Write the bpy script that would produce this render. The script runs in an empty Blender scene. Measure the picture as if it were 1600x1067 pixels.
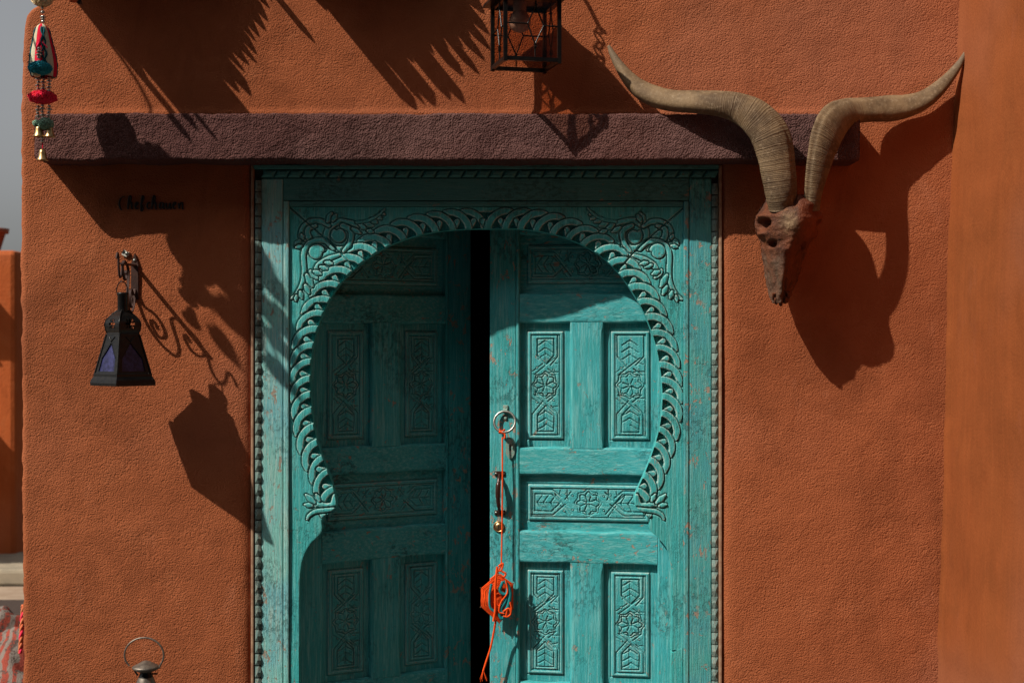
import bpy, bmesh, math, random
import numpy as np
from mathutils import Vector, Matrix
R = math.radians
random.seed(7)
rng = np.random.default_rng(11)

# ------------------------------------------------------------------ camera, sky, sun, exposure
scn = bpy.context.scene
col = scn.collection
CAM_Z = 1.433
D = 4.444                      # metres from the camera to the wall face (y = 0)
cam_d = bpy.data.cameras.new('camera'); cam = bpy.data.objects.new('camera', cam_d); col.objects.link(cam)
cam.location = (0, -D, CAM_Z); cam.rotation_euler = (R(90), 0, 0)
cam_d.sensor_width = 36; cam_d.lens = 50; cam_d.clip_end = 500; cam_d.clip_start = .05
cam_d.dof.use_dof = True; cam_d.dof.focus_distance = D - .05; cam_d.dof.aperture_fstop = 3.5
scn.camera = cam
SUN_DIR = Vector((1.53, 1.0, -1.87)).normalized()          # the way the light travels
EL = math.asin(-SUN_DIR.z); AZ = math.atan2(-SUN_DIR.x, -SUN_DIR.y)
w = bpy.data.worlds.new('World'); scn.world = w; w.use_nodes = True
nt = w.node_tree; nt.nodes.clear()
sky = nt.nodes.new('ShaderNodeTexSky'); sky.sky_type = 'NISHITA'; sky.sun_disc = False
sky.sun_elevation = EL; sky.sun_rotation = AZ; sky.dust_density = 3.0; sky.air_density = 1.0; sky.ozone_density = 1.0
hsv = nt.nodes.new('ShaderNodeHueSaturation'); hsv.inputs['Saturation'].default_value = .18
bg = nt.nodes.new('ShaderNodeBackground'); bg.inputs['Strength'].default_value = .085
wo = nt.nodes.new('ShaderNodeOutputWorld')
nt.links.new(sky.outputs[0], hsv.inputs['Color']); nt.links.new(hsv.outputs[0], bg.inputs['Color']); nt.links.new(bg.outputs[0], wo.inputs[0])
sd = bpy.data.lights.new('sun', 'SUN'); so = bpy.data.objects.new('sun', sd); col.objects.link(so)
sd.energy = 5.0; sd.angle = R(.55); sd.color = (1.0, .93, .82)
so.rotation_euler = SUN_DIR.to_track_quat('-Z', 'Y').to_euler(); so.location = (-4, -4, 6)
vs = scn.view_settings
vs.view_transform = 'Standard'; vs.look = 'None'; vs.gamma = 1; vs.exposure = 0.0; vs.use_curve_mapping = False
scn.cycles.max_bounces = 8
try: scn.cycles.use_denoising = True
except Exception: pass

# ------------------------------------------------------------------ helpers
PX = .002                                                   # metres per photo pixel at the wall face
def X(px): return (px - 800) * PX
def Z(py): return CAM_Z + (533.5 - py) * PX
def P(px, py, d=0.0):                                       # a point d metres in front of the wall face
    k = (D - d) / D
    return Vector(((px - 800) * PX * k, -d, CAM_Z + (533.5 - py) * PX * k))
def S(px, d=0.0): return px * PX * (D - d) / D

def put(o, label=None, cat=None, group=None, kind=None):
    if label: o['label'] = label
    if cat: o['category'] = cat
    if group: o['group'] = group
    if kind: o['kind'] = kind
    return o
def empty(name, loc=(0, 0, 0), label=None, cat=None, group=None):
    o = bpy.data.objects.new(name, None); col.objects.link(o); o.location = loc; o.empty_display_size = .05
    return put(o, label, cat, group)
def link(name, me, mat=None, parent=None, loc=None, rot=None):
    """verts are given in world space: a child takes the inverse of its parent's place"""
    if mat is not None and not me.materials: me.materials.append(mat)
    o = bpy.data.objects.new(name, me); col.objects.link(o)
    if parent is not None: o.parent = parent
    if loc is not None: o.location = loc
    if rot is not None: o.rotation_euler = rot
    return o

def np_mesh(name, V, F, smooth=True, attr=None):
    V = np.asarray(V, np.float32); F = np.asarray(F, np.int32)
    me = bpy.data.meshes.new(name)
    me.vertices.add(len(V)); me.vertices.foreach_set('co', V.ravel())
    k = F.shape[1]
    me.loops.add(F.size); me.loops.foreach_set('vertex_index', F.ravel())
    me.polygons.add(len(F)); me.polygons.foreach_set('loop_start', np.arange(0, F.size, k, dtype=np.int32))
    me.polygons.foreach_set('loop_total', np.full(len(F), k, np.int32))
    me.polygons.foreach_set('use_smooth', np.full(len(F), smooth))
    me.update(calc_edges=True)
    if attr:
        for an, av in attr.items():
            a = me.attributes.new(an, 'FLOAT', 'POINT'); a.data.foreach_set('value', np.asarray(av, np.float32))
    return me
class MB:
    def __init__(s): s.v = []; s.f = []; s.sm = []
    def add(s, V, F, smooth=False):
        b = len(s.v); s.v += [tuple(v) for v in V]
        for f in F: s.f.append([i + b for i in f]); s.sm.append(smooth)
        return s
    def box(s, x0, x1, y0, y1, z0, z1, c=0.0):
        """box with chamfer c on every edge"""
        if x0 > x1: x0, x1 = x1, x0
        if y0 > y1: y0, y1 = y1, y0
        if z0 > z1: z0, z1 = z1, z0
        if c <= 0:
            V = [(x, y, z) for z in (z0, z1) for y in (y0, y1) for x in (x0, x1)]
            return s.add(V, [(0, 2, 3, 1), (4, 5, 7, 6), (0, 1, 5, 4), (2, 6, 7, 3), (0, 4, 6, 2), (1, 3, 7, 5)])
        bm = bmesh.new(); bmesh.ops.create_cube(bm, size=1)
        for v in bm.verts:
            v.co = ((x0 + x1) / 2 + v.co.x * (x1 - x0), (y0 + y1) / 2 + v.co.y * (y1 - y0), (z0 + z1) / 2 + v.co.z * (z1 - z0))
        bmesh.ops.bevel(bm, geom=bm.edges[:], offset=c, segments=2, affect='EDGES', profile=.5)
        bm.verts.index_update()
        s.add([v.co for v in bm.verts], [[v.index for v in f.verts] for f in bm.faces]); bm.free(); return s
    def tube(s, pts, r, n=8, cap=True, closed=False, smooth=True, flat=1.0):
        pts = [Vector(p) for p in pts]; N = len(pts)
        rs = [r] * N if not hasattr(r, '__len__') else r
        T = []
        for i in range(N):
            a = pts[(i - 1) % N] if (closed or i > 0) else pts[i]; b = pts[(i + 1) % N] if (closed or i < N - 1) else pts[i]
            t = (b - a); T.append(t.normalized() if t.length > 1e-9 else Vector((0, 0, 1)))
        u = T[0].orthogonal().normalized(); V = []
        for i in range(N):
            u = (u - T[i] * u.dot(T[i])); u = u.normalized() if u.length > 1e-6 else T[i].orthogonal().normalized()
            wv = T[i].cross(u)
            for k in range(n):
                a = 2 * math.pi * k / n
                V.append(pts[i] + u * math.cos(a) * rs[i] + wv * math.sin(a) * rs[i] * flat)
        F = []
        for i in range(N if closed else N - 1):
            j = (i + 1) % N
            for k in range(n):
                l = (k + 1) % n; F.append((i * n + k, i * n + l, j * n + l, j * n + k))
        s.add(V, F, smooth)
        if cap and not closed:
            s.add(V[:n], [list(range(n))[::-1]]); s.add(V[-n:], [list(range(n))])
        return s
    def lathe(s, prof, c=(0, 0, 0), n=24, ax='z', smooth=True, cap=True):
        c = Vector(c); V = []
        for (r, h) in prof:
            for k in range(n):
                a = 2 * math.pi * k / n
                p = (r * math.cos(a), r * math.sin(a), h) if ax == 'z' else (r * math.cos(a), -h, r * math.sin(a))
                V.append(c + Vector(p))
        F = []
        for i in range(len(prof) - 1):
            for k in range(n):
                l = (k + 1) % n; F.append((i * n + k, i * n + l, (i + 1) * n + l, (i + 1) * n + k))
        s.add(V, F, smooth)
        if cap:
            s.add(V[:n], [list(range(n))[::-1]]); s.add(V[-n:], [list(range(n))])
        return s
    def prism(s, poly, y0, y1, smooth=False):
        """poly: list of (x, z); extruded along y"""
        n = len(poly); V = [(x, y0, z) for x, z in poly] + [(x, y1, z) for x, z in poly]
        F = [list(range(n)), list(range(n, 2 * n))[::-1]]
        for i in range(n):
            j = (i + 1) % n; F.append((i, i + n, j + n, j))
        return s.add(V, F, smooth)
    def bar(s, a, b, wd, dp=None, up=(0, -1, 0)):
        """square bar a->b, wd across, dp along up"""
        a = Vector(a); b = Vector(b); dp = wd if dp is None else dp
        t = (b - a).normalized(); up = Vector(up); up = (up - t * up.dot(t))
        up = up.normalized() if up.length > 1e-6 else t.orthogonal().normalized(); sd_ = t.cross(up)
        V = []
        for p in (a, b):
            for (i, j) in ((-1, -1), (1, -1), (1, 1), (-1, 1)):
                V.append(p + sd_ * i * wd / 2 + up * j * dp / 2)
        return s.add(V, [(3, 2, 1, 0), (4, 5, 6, 7), (0, 1, 5, 4), (1, 2, 6, 5), (2, 3, 7, 6), (3, 0, 4, 7)])
    def mesh(s, name):
        me = bpy.data.meshes.new(name); me.from_pydata(s.v, [], s.f)
        me.polygons.foreach_set('use_smooth', s.sm)
        bm = bmesh.new(); bm.from_mesh(me); bmesh.ops.recalc_face_normals(bm, faces=bm.faces[:]); bm.to_mesh(me); bm.free()
        me.update(); return me
    def build(s, name, mat, parent=None, loc=None):
        me = s.mesh(name)
        o = link(name, me, mat, parent)
        if parent is not None:                                # vertices were world-space: put the child back there
            o.matrix_parent_inverse = Matrix.Translation(-parent.location) if tuple(parent.rotation_euler) == (0, 0, 0) else Matrix()
        return o
def child_np(name, me, mat, parent):
    o = link(name, me, mat, parent); o.matrix_parent_inverse = Matrix.Translation(-parent.location); return o
def sub(name, mb, mat, part, thing):
    """sub-part: part was placed with the thing's inverse, so its own space is world space"""
    o = link(name, mb.mesh(name) if isinstance(mb, MB) else mb, mat, part); return o

def smooth_path(pts, n=8, closed=False):
    """Catmull-Rom through pts (any dimension)"""
    A = np.array([tuple(p) for p in pts], float); N = len(A); out = []
    for i in range(N if closed else N - 1):
        p0 = A[(i - 1) % N] if (closed or i > 0) else 2 * A[0] - A[1]
        p1 = A[i]; p2 = A[(i + 1) % N]
        p3 = A[(i + 2) % N] if (closed or i + 2 < N) else 2 * A[-1] - A[-2]
        for k in range(n):
            t = k / n
            out.append(.5 * ((2 * p1) + (-p0 + p2) * t + (2 * p0 - 5 * p1 + 4 * p2 - p3) * t * t + (-p0 + 3 * p1 - 3 * p2 + p3) * t ** 3))
    if not closed: out.append(A[-1])
    return np.array(out)

def vnoise(x, y, seed=0):
    """smooth value noise, about -1..1"""
    x = np.asarray(x, float); y = np.asarray(y, float)
    xi = np.floor(x).astype(np.int64); yi = np.floor(y).astype(np.int64); fx = x - xi; fy = y - yi
    fx = fx * fx * (3 - 2 * fx); fy = fy * fy * (3 - 2 * fy)
    def h(a, b):
        n = (a * 374761393 + b * 668265263 + seed * 1442695041) & 0xffffffff
        n = ((n ^ (n >> 13)) * 1274126177) & 0xffffffff
        return ((n ^ (n >> 16)) & 0xffff) / 32767.5 - 1
    return (h(xi, yi) * (1 - fx) + h(xi + 1, yi) * fx) * (1 - fy) + (h(xi, yi + 1) * (1 - fx) + h(xi + 1, yi + 1) * fx) * fy
def fbm(x, y, seed=0, o=4):
    r = 0; a = 1
    for i in range(o): r = r + a * vnoise(x * 2 ** i, y * 2 ** i, seed + i); a *= .5
    return r

def worn_glint_of(Hg, k=1.6):  # convex ridges: mask for pale wear and painted highlight
    b = np.pad(Hg, 3, mode='edge'); acc = np.zeros_like(Hg); m = 0
    for i in range(-3, 4):
        for j in range(-3, 4):
            if i * i + j * j <= 10: acc += b[3 + i:3 + i + Hg.shape[0], 3 + j:3 + j + Hg.shape[1]]; m += 1
    return np.clip((Hg - acc / m) * k - .25, 0, 1)
# carving: a height field and a painter that lays strokes over one another
def dist_poly(U, V, pts):
    best = np.full(U.shape, 1e9); tt = np.zeros(U.shape); L = len(pts) - 1
    for i in range(L):
        ax, ay = pts[i][:2]; bx, by = pts[i + 1][:2]; dx, dy = bx - ax, by - ay; q = dx * dx + dy * dy + 1e-12
        t = np.clip(((U - ax) * dx + (V - ay) * dy) / q, 0, 1)
        d_ = np.hypot(U - ax - t * dx, V - ay - t * dy)
        m = d_ < best; best[m] = d_[m]; tt[m] = (i + t[m]) / L
    return best, tt
class Carve:
    """U, V flat arrays; H in the same unit"""
    def __init__(s, U, V, H): s.U, s.V, s.H = U, V, H
    def near(s, pts, m):
        A = np.array(pts)
        return np.nonzero((s.U > A[:, 0].min() - m) & (s.U < A[:, 0].max() + m) & (s.V > A[:, 1].min() - m) & (s.V < A[:, 1].max() + m))[0]
    def stroke(s, pts, r, up=0., dome=1.5, gw=2.5, gd=5., tilt=0.):
        rr = np.atleast_1d(np.array(r, float)); i = s.near(pts, rr.max() + gw + 1)
        if not len(i): return
        d_, t = dist_poly(s.U[i], s.V[i], pts)
        rad = np.interp(t, np.linspace(0, 1, len(rr)), rr); e = d_ - rad; h = s.H[i]
        ins = e < 0
        h = np.where(ins, up + tilt * (t - .5) + dome * np.sqrt(np.clip(1 - (d_ / np.maximum(rad, 1e-6)) ** 2, 0, 1)), h)
        g = np.clip(e / gw, 0, 1); ring = (~ins) & (e < gw)
        h = np.where(ring, np.minimum(h, -gd * (1 - g) ** 1.5 + np.minimum(h, 0) * 0), h)
        s.H[i] = h
    def groove(s, pts, wd, dp):
        i = s.near(pts, wd + 1)
        if not len(i): return
        d_, t = dist_poly(s.U[i], s.V[i], pts)
        s.H[i] = np.where(d_ < wd, np.minimum(s.H[i], s.H[i] * .3 - dp * (1 - (d_ / wd) ** 2)), s.H[i])
    def blob(s, f, val):                                       # f(U, V) < 1 inside
        m = f(s.U, s.V) < 1; s.H[m] = np.minimum(s.H[m], val)

# ------------------------------------------------------------------ materials
class NM:
    def __init__(s, name):
        s.m = bpy.data.materials.new(name); s.m.use_nodes = True; s.t = s.m.node_tree; s.t.nodes.clear()
        s.o = s.t.nodes.new('ShaderNodeOutputMaterial'); s.b = s.t.nodes.new('ShaderNodeBsdfPrincipled')
        s.t.links.new(s.b.outputs[0], s.o.inputs[0]); s.pos = None
    def L(s, a, b): s.t.links.new(a, b)
    def P(s, sx=1, sy=1, sz=1):
        g = s.t.nodes.new('ShaderNodeNewGeometry'); m = s.t.nodes.new('ShaderNodeMapping'); m.inputs['Scale'].default_value = (sx, sy, sz)
        s.L(g.outputs['Position'], m.inputs['Vector']); return m.outputs[0]
    def noise(s, scale, detail=4, rough=.55, st=(1, 1, 1), dist=0.):
        n = s.t.nodes.new('ShaderNodeTexNoise'); n.inputs['Scale'].default_value = scale; n.inputs['Detail'].default_value = detail
        n.inputs['Roughness'].default_value = rough; n.inputs['Distortion'].default_value = dist
        s.L(s.P(*st), n.inputs['Vector']); return n.outputs['Fac']
    def vor(s, scale, st=(1, 1, 1), feat='F1'):
        n = s.t.nodes.new('ShaderNodeTexVoronoi'); n.inputs['Scale'].default_value = scale; n.feature = feat
        s.L(s.P(*st), n.inputs['Vector']); return n.outputs['Distance']
    def ramp(s, fac, a, b, ca=0., cb=1.):
        n = s.t.nodes.new('ShaderNodeMapRange'); n.interpolation_type = 'SMOOTHSTEP'; n.inputs[1].default_value = a; n.inputs[2].default_value = b
        n.inputs[3].default_value = ca; n.inputs[4].default_value = cb; s.L(fac, n.inputs[0]); return n.outputs[0]
    def mix(s, fac, a, b, mode='MIX'):
        n = s.t.nodes.new('ShaderNodeMix'); n.data_type = 'RGBA'; n.blend_type = mode; n.clamp_factor = True
        for i, v in ((0, fac), (6, a), (7, b)):
            if isinstance(v, (int, float)): n.inputs[i].default_value = v
            elif isinstance(v, tuple): n.inputs[i].default_value = (*v, 1)
            else: s.L(v, n.inputs[i])
        return n.outputs[2]
    def math(s, op, a, b=None):
        n = s.t.nodes.new('ShaderNodeMath'); n.operation = op
        for i, v in ((0, a), (1, b)):
            if v is None: continue
            if isinstance(v, (int, float)): n.inputs[i].default_value = v
            else: s.L(v, n.inputs[i])
        return n.outputs[0]
    def bump(s, h, strength=1., distance=.003, prev=None):
        n = s.t.nodes.new('ShaderNodeBump'); n.inputs['Strength'].default_value = strength; n.inputs['Distance'].default_value = distance
        s.L(h, n.inputs['Height'])
        if prev is not None: s.L(prev, n.inputs['Normal'])
        return n.outputs[0]
    def done(s, colr, rough=.8, normal=None, metal=0., spec=.3):
        if isinstance(colr, tuple): s.b.inputs['Base Color'].default_value = (*colr, 1)
        else: s.L(colr, s.b.inputs['Base Color'])
        if isinstance(rough, (int, float)): s.b.inputs['Roughness'].default_value = rough
        else: s.L(rough, s.b.inputs['Roughness'])
        s.b.inputs['Metallic'].default_value = metal; s.b.inputs['Specular IOR Level'].default_value = spec
        if normal is not None: s.L(normal, s.b.inputs['Normal'])
        return s.m

def plaster(name, c1, c2, c3, grain=1., scale=150, streak=False, st=(1, 1, 1)):
    n = NM(name)
    big = n.noise(1.7, 5, .6); mid = n.noise(9, 5, .6, st); fine = n.noise(scale, 3, .6, st); fin2 = n.noise(scale * .5, 3, .5, st)
    c = n.mix(n.ramp(big, .35, .68), c1, c2)
    c = n.mix(n.ramp(mid, .5, .78, 0, .6), c, c3)
    blot = n.noise(2.6, 6, .62, (1, 1, .8), .5); c = n.mix(n.ramp(blot, .47, .66, 0, .55), c, tuple(v * .70 for v in c2))
    wash = n.noise(6.5, 6, .7, (1, 1, .45), .4); c = n.mix(n.ramp(wash, .58, .72, 0, .28), c, tuple(min(1, v * 1.15 + .03) for v in c3))
    if streak:
        sk = n.noise(14, 5, .65, (3, 3, .12)); c = n.mix(n.ramp(sk, .42, .7, 0, .25), c, tuple(min(1, v * 1.35) for v in c1))
        c = n.mix(n.ramp(n.noise(40, 4, .6, (3, 3, .1)), .58, .66, 0, .18), c, c3)
    sw = n.noise(3.2, 6, .68, (1.6, 1, .55), 1.6); c = n.mix(n.ramp(sw, .36, .50, .30, 0), c, tuple(v * .66 for v in c2)); c = n.mix(n.ramp(n.noise(1.1, 2, .5), .50, .66, 0, .35), c, tuple((v + .05) * .95 for v in c1))
    spk = n.ramp(n.noise(scale * 1.7, 2, .5), .3, .7, .82, 1.12)
    c = n.mix(1., c, n.mix(spk, (0, 0, 0), (1, 1, 1)), 'MULTIPLY') if False else c
    pit = n.ramp(n.vor(26), .02, .05)
    pitm = n.math('MULTIPLY', n.math('SUBTRACT', 1., pit), n.ramp(n.noise(3, 3), .5, .62))
    trow = n.noise(60, 4, .6, (.35, 1, 1.3), .3)
    gran = n.vor(scale * 1.05, st); gr2 = n.vor(scale * .55, st)
    h = n.math('ADD', n.math('MULTIPLY', fine, .55), n.math('MULTIPLY', fin2, .30))
    h = n.math('SUBTRACT', h, n.math('ADD', n.math('MULTIPLY', gran, .75), n.math('MULTIPLY', n.math('MULTIPLY', gr2, n.ramp(mid, .42, .6)), .55)))
    h = n.math('SUBTRACT', h, n.math('MULTIPLY', pitm, 1.5))
    b = n.bump(h, min(1., grain), .0023 * max(1., grain))
    b = n.bump(trow, .18 * min(1, grain), .0035, b)
    b = n.bump(n.noise(11, 3, .5), .30, .010, b)
    return n.done(c, .95, b, spec=.12)

def paint(name, base, alt, pale, dark=(.012, .035, .034), chip=(.36, .27, .205), wear=1., axis='z', grainy=1., flake=0.):
    n = NM(name)
    gr = {'z': (9, 9, .45), 'x': (.45, 9, 9)}[axis]
    a = n.noise(5, 4, .6); g1 = n.noise(18, 5, .65, gr); g2 = n.noise(55, 3, .6, gr)
    c = n.mix(n.ramp(a, .36, .66), base, alt)
    c = n.mix(n.ramp(g1, .44, .70, 0, .85), c, pale)
    c = n.mix(n.ramp(g2, .54, .68, 0, .5), c, tuple(v * .55 for v in base))
    # dark wear scuffs, then flaked spots that show raw wood
    st2 = {'z': (1.4, 1.4, .8), 'x': (.8, 1.4, 1.4)}[axis]
    big = n.ramp(n.noise(4.5, 3, .5), .47, .64)
    sc = n.math('MULTIPLY', n.ramp(n.noise(60, 8, .75, st2), .50, .58), big)
    c = n.mix(n.math('MULTIPLY', sc, min(1., .45 * wear)), c, dark)
    tiny = n.ramp(n.noise(130, 3, .6, st2), .655, .69)
    c = n.mix(n.math('MULTIPLY', tiny, .45 * min(1, wear)), c, dark)
    chm = n.math('MULTIPLY', n.ramp(n.noise(38, 6, .66, st2, .6), .62 - flake, .645 - flake), n.ramp(n.noise(5.2, 3, .5, (1, 1, 1.3)), .5 - flake, .57 - flake))
    c = n.mix(n.math('MULTIPLY', chm, min(1., wear)), c, chip)
    ch2 = n.ramp(n.noise(75, 4, .6, st2), .69, .71)
    c = n.mix(n.math('MULTIPLY', ch2, min(1., .9 * wear)), c, chip)
    wa = n.t.nodes.new('ShaderNodeAttribute'); wa.attribute_name = 'worn_glint'  # pale ridge wear that also paints a bevel highlight into the colour
    c = n.mix(n.math('MULTIPLY', wa.outputs['Fac'], n.ramp(n.noise(70, 4, .65), .34, .6, .3, 1.)), c, (.44, .56, .50))
    h = n.math('ADD', n.math('MULTIPLY', g2, 1.1), n.math('MULTIPLY', n.noise(200, 3, .6), .5))
    h = n.math('SUBTRACT', h, n.math('MULTIPLY', n.math('ADD', sc, n.math('ADD', chm, ch2)), .9))
    return n.done(c, n.ramp(a, .3, .7, .55, .75), n.bump(h, .7 * grainy, .0024), spec=.3)

def simple(name, c, rough=.6, metal=0., var=.25, scale=60, bump=.2, spec=.4, c2=None):
    n = NM(name); a = n.noise(scale, 5, .6)
    cc = n.mix(n.ramp(a, .35, .68), c, c2 if c2 else tuple(v * (1 - var) for v in c))
    return n.done(cc, rough, n.bump(n.noise(scale * 3, 3), bump, .001), metal, spec)

M = {}
M['wall'] = plaster('terracotta_plaster', (.365, .108, .043), (.310, .089, .035), (.390, .128, .055), 1.0, 225)
M['side'] = plaster('orange_limewash', (.250, .066, .0185), (.265, .074, .021), (.225, .056, .015), .30, 120, True)
M['far'] = plaster('far_plaster', (.44, .105, .028), (.40, .09, .025), (.44, .13, .045), .6, 60)
M['lintel'] = plaster('maroon_roughcast', (.138, .062, .052), (.098, .042, .038), (.18, .088, .076), 2.6, 190)
M['leaf'] = paint('teal_leaf_paint', (.040, .355, .365), (.055, .40, .43), (.20, .53, .52), wear=.8)
M['leaf_x'] = paint('teal_rail_paint', (.042, .37, .375), (.055, .40, .43), (.20, .53, .52), wear=1.35, axis='x', flake=.015)
M['stile'] = paint('worn_stile_paint', (.035, .33, .33), (.05, .38, .41), (.18, .49, .48), wear=1., flake=.045)
M['arch'] = paint('teal_arch_paint', (.045, .40, .385), (.055, .42, .43), (.17, .53, .50), wear=.55, grainy=1.2)
M['jamb'] = paint('pale_jamb_paint', (.22, .56, .50), (.17, .48, .52), (.44, .62, .56), wear=.95, flake=.03)
M['jambr'] = paint('blue_jamb_paint', (.07, .38, .355), (.065, .34, .38), (.19, .47, .43), wear=1., flake=.035)
M['head'] = paint('head_board_paint', (.060, .26, .245), (.07, .27, .27), (.11, .32, .31), wear=.9, axis='x')
M['mould'] = paint('worn_moulding_paint', (.17, .25, .225), (.13, .225, .205), (.25, .235, .19), chip=(.34, .22, .145), wear=1.3)
M['tan'] = simple('raw_edge_wood', (.40, .25, .155), .85, c2=(.29, .15, .09), scale=40, bump=.5)
M['gap'] = simple('shadow_gap_wood', (.05, .045, .04), .9)
M['iron'] = simple('black_iron', (.008, .008, .0085), .30, .35, c2=(.017, .015, .013), scale=90, bump=.4)
M['rust'] = simple('rusty_iron', (.040, .018, .014), .65, .3, c2=(.065, .027, .018), scale=70, bump=.5)
M['brownmetal'] = simple('brown_enamel', (.05, .018, .013), .28, .1, c2=(.035, .014, .01), bump=.05)
M['steel'] = simple('worn_steel', (.42, .42, .38), .38, .9, c2=(.20, .22, .20), scale=120, bump=.15)
M['greensteel'] = simple('painted_steel', (.16, .36, .31), .5, .2, c2=(.32, .34, .29), scale=120, bump=.3)
M['dull'] = simple('dull_tin', (.22, .185, .15), .5, .7, c2=(.12, .10, .085), scale=60, bump=.2)
M['brass'] = simple('aged_brass', (.50, .33, .15), .36, .95, c2=(.30, .19, .09), scale=90, bump=.15)
M['silver'] = simple('silver_bead', (.62, .58, .52), .28, .95, c2=(.40, .36, .31), scale=150, bump=.1)
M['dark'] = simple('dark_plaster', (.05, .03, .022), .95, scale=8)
M['pink'] = simple('hot_pink_yarn', (.95, .040, .13), .95, c2=(.90, .07, .09), scale=110, bump=.8, spec=.05)
M['coral'] = simple('coral_yarn', (.72, .16, .07), .95, c2=(.66, .24, .12), scale=110, bump=.8, spec=.05)
M['tealyarn'] = simple('teal_yarn', (.03, .30, .38), .95, c2=(.05, .36, .42), scale=110, bump=.8, spec=.05)
M['greenyarn'] = simple('sage_yarn', (.20, .36, .26), .95, c2=(.32, .46, .35), scale=110, bump=.8, spec=.05)
M['creamyarn'] = simple('cream_yarn', (.80, .63, .36), .95, c2=(.85, .72, .5), scale=110, bump=.8, spec=.05)
M['creamcloth'] = simple('cream_cloth', (.60, .54, .38), .95, c2=(.50, .45, .32), scale=200, bump=.5, spec=.05)
M['redcloth'] = simple('red_cloth', (.70, .018, .055), .95, c2=(.55, .02, .04), scale=200, bump=.5, spec=.05)
M['tealcloth'] = simple('teal_cloth', (.012, .085, .10), .95, c2=(.02, .11, .13), scale=200, bump=.5, spec=.05)
M['orange'] = simple('orange_yarn', (.90, .105, .016), .9, c2=(.78, .07, .012), scale=300, bump=.6, spec=.08)
M['tealcord'] = simple('teal_cord', (.02, .24, .25), .9, c2=(.015, .17, .19), scale=300, bump=.6, spec=.08)
M['letter'] = simple('black_paint', (.008, .009, .007), .6, bump=.1)
M['white'] = simple('chipped_filler', (.62, .58, .50), .9, scale=200)
M['thatch'] = simple('dry_palm', (.30, .21, .11), .85, c2=(.22, .15, .08), scale=30, bump=.4)
M['green'] = simple('vine_leaf', (.05, .10, .025), .6, c2=(.07, .12, .03), scale=50)
M['timber'] = simple('old_timber', (.16, .09, .05), .85, scale=20, bump=.6)
M['stone'] = simple('pale_stone', (.34, .28, .20), .9, c2=(.26, .22, .16), scale=9, bump=.6)
M['ground'] = simple('dark_earth_paving', (.065, .062, .058), .95, c2=(.05, .047, .044), scale=3.5, bump=.6)
M['sand'] = simple('pale_sand', (.34, .25, .18), .95, c2=(.27, .19, .13), scale=9, bump=.6)
M['mat'] = simple('painted_shade_band', (.055, .035, .027), .95, scale=80, bump=.8)  # dark colour for the sheet that stands in for ground shade
M['pot'] = simple('terracotta_pot', (.36, .10, .045), .85, scale=40)

def horn_mat():
    n = NM('dry_horn')
    at = n.t.nodes.new('ShaderNodeAttribute'); at.attribute_name = 'along'
    wv = n.t.nodes.new('ShaderNodeMath'); wv.operation = 'MULTIPLY'; n.L(at.outputs['Fac'], wv.inputs[0]); wv.inputs[1].default_value = 1.
    c3 = n.t.nodes.new('ShaderNodeCombineXYZ'); n.L(n.math('ADD', n.math('MULTIPLY', at.outputs['Fac'], 260.), n.math('MULTIPLY', n.noise(16, 2), 3.2)), c3.inputs[0])
    rn = n.t.nodes.new('ShaderNodeTexNoise'); rn.inputs['Scale'].default_value = .8; rn.inputs['Detail'].default_value = 3; n.L(c3.outputs[0], rn.inputs['Vector'])
    a = n.noise(11, 6, .7); f = n.noise(95, 5, .7)
    c = n.mix(n.ramp(a, .34, .68), (.225, .145, .075), (.095, .056, .028))
    c = n.mix(n.ramp(f, .5, .72, 0, .6), c, (.33, .24, .15))
    base = n.ramp(at.outputs['Fac'], .40, .52, 1., .12)
    c = n.mix(n.math('MULTIPLY', n.ramp(rn.outputs['Fac'], .56, .64), n.math('MULTIPLY', base, .5)), c, (.075, .045, .025))
    c = n.mix(n.ramp(at.outputs['Fac'], .86, .97, 0, .55), c, (.17, .125, .085))
    h = n.math('ADD', n.math('MULTIPLY', n.math('SUBTRACT', 1., n.ramp(rn.outputs['Fac'], .42, .62)), base), n.math('MULTIPLY', f, .7))
    return n.done(c, .72, n.bump(h, .7, .0022), spec=.3)
M['horn'] = horn_mat()
def bone_mat():
    n = NM('stained_bone')
    a = n.noise(12, 5, .65); f = n.noise(70, 6, .7); k = n.noise(34, 6, .7, (1.3, 1, .45))
    c = n.mix(n.ramp(a, .36, .64), (.150, .044, .017), (.075, .024, .012))
    c = n.mix(n.ramp(f, .52, .68, 0, .75), c, (.22, .075, .030))
    c = n.mix(n.ramp(k, .56, .66, 0, .8), c, (.045, .02, .012))
    at = n.t.nodes.new('ShaderNodeAttribute'); at.attribute_name = 'pale'
    c = n.mix(n.math('MULTIPLY', at.outputs['Fac'], n.ramp(f, .35, .6, .35, 1.)), c, (.30, .20, .11))
    at2 = n.t.nodes.new('ShaderNodeAttribute'); at2.attribute_name = 'bounce_ridge_red'
    c = n.mix(n.math('MULTIPLY', at2.outputs['Fac'], .45), c, (.30, .062, .018))  # bounced red light painted into the bone colour, plus the orange ridge tone
    at3 = n.t.nodes.new('ShaderNodeAttribute'); at3.attribute_name = 'grey'
    c = n.mix(n.math('MULTIPLY', at3.outputs['Fac'], n.ramp(k, .3, .6, 1., .3)), c, (.10, .062, .038))
    h = n.math('ADD', f, n.math('MULTIPLY', k, .8))
    return n.done(c, .6, n.bump(h, 1., .0070), spec=.3)
M['bone'] = bone_mat()
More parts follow.
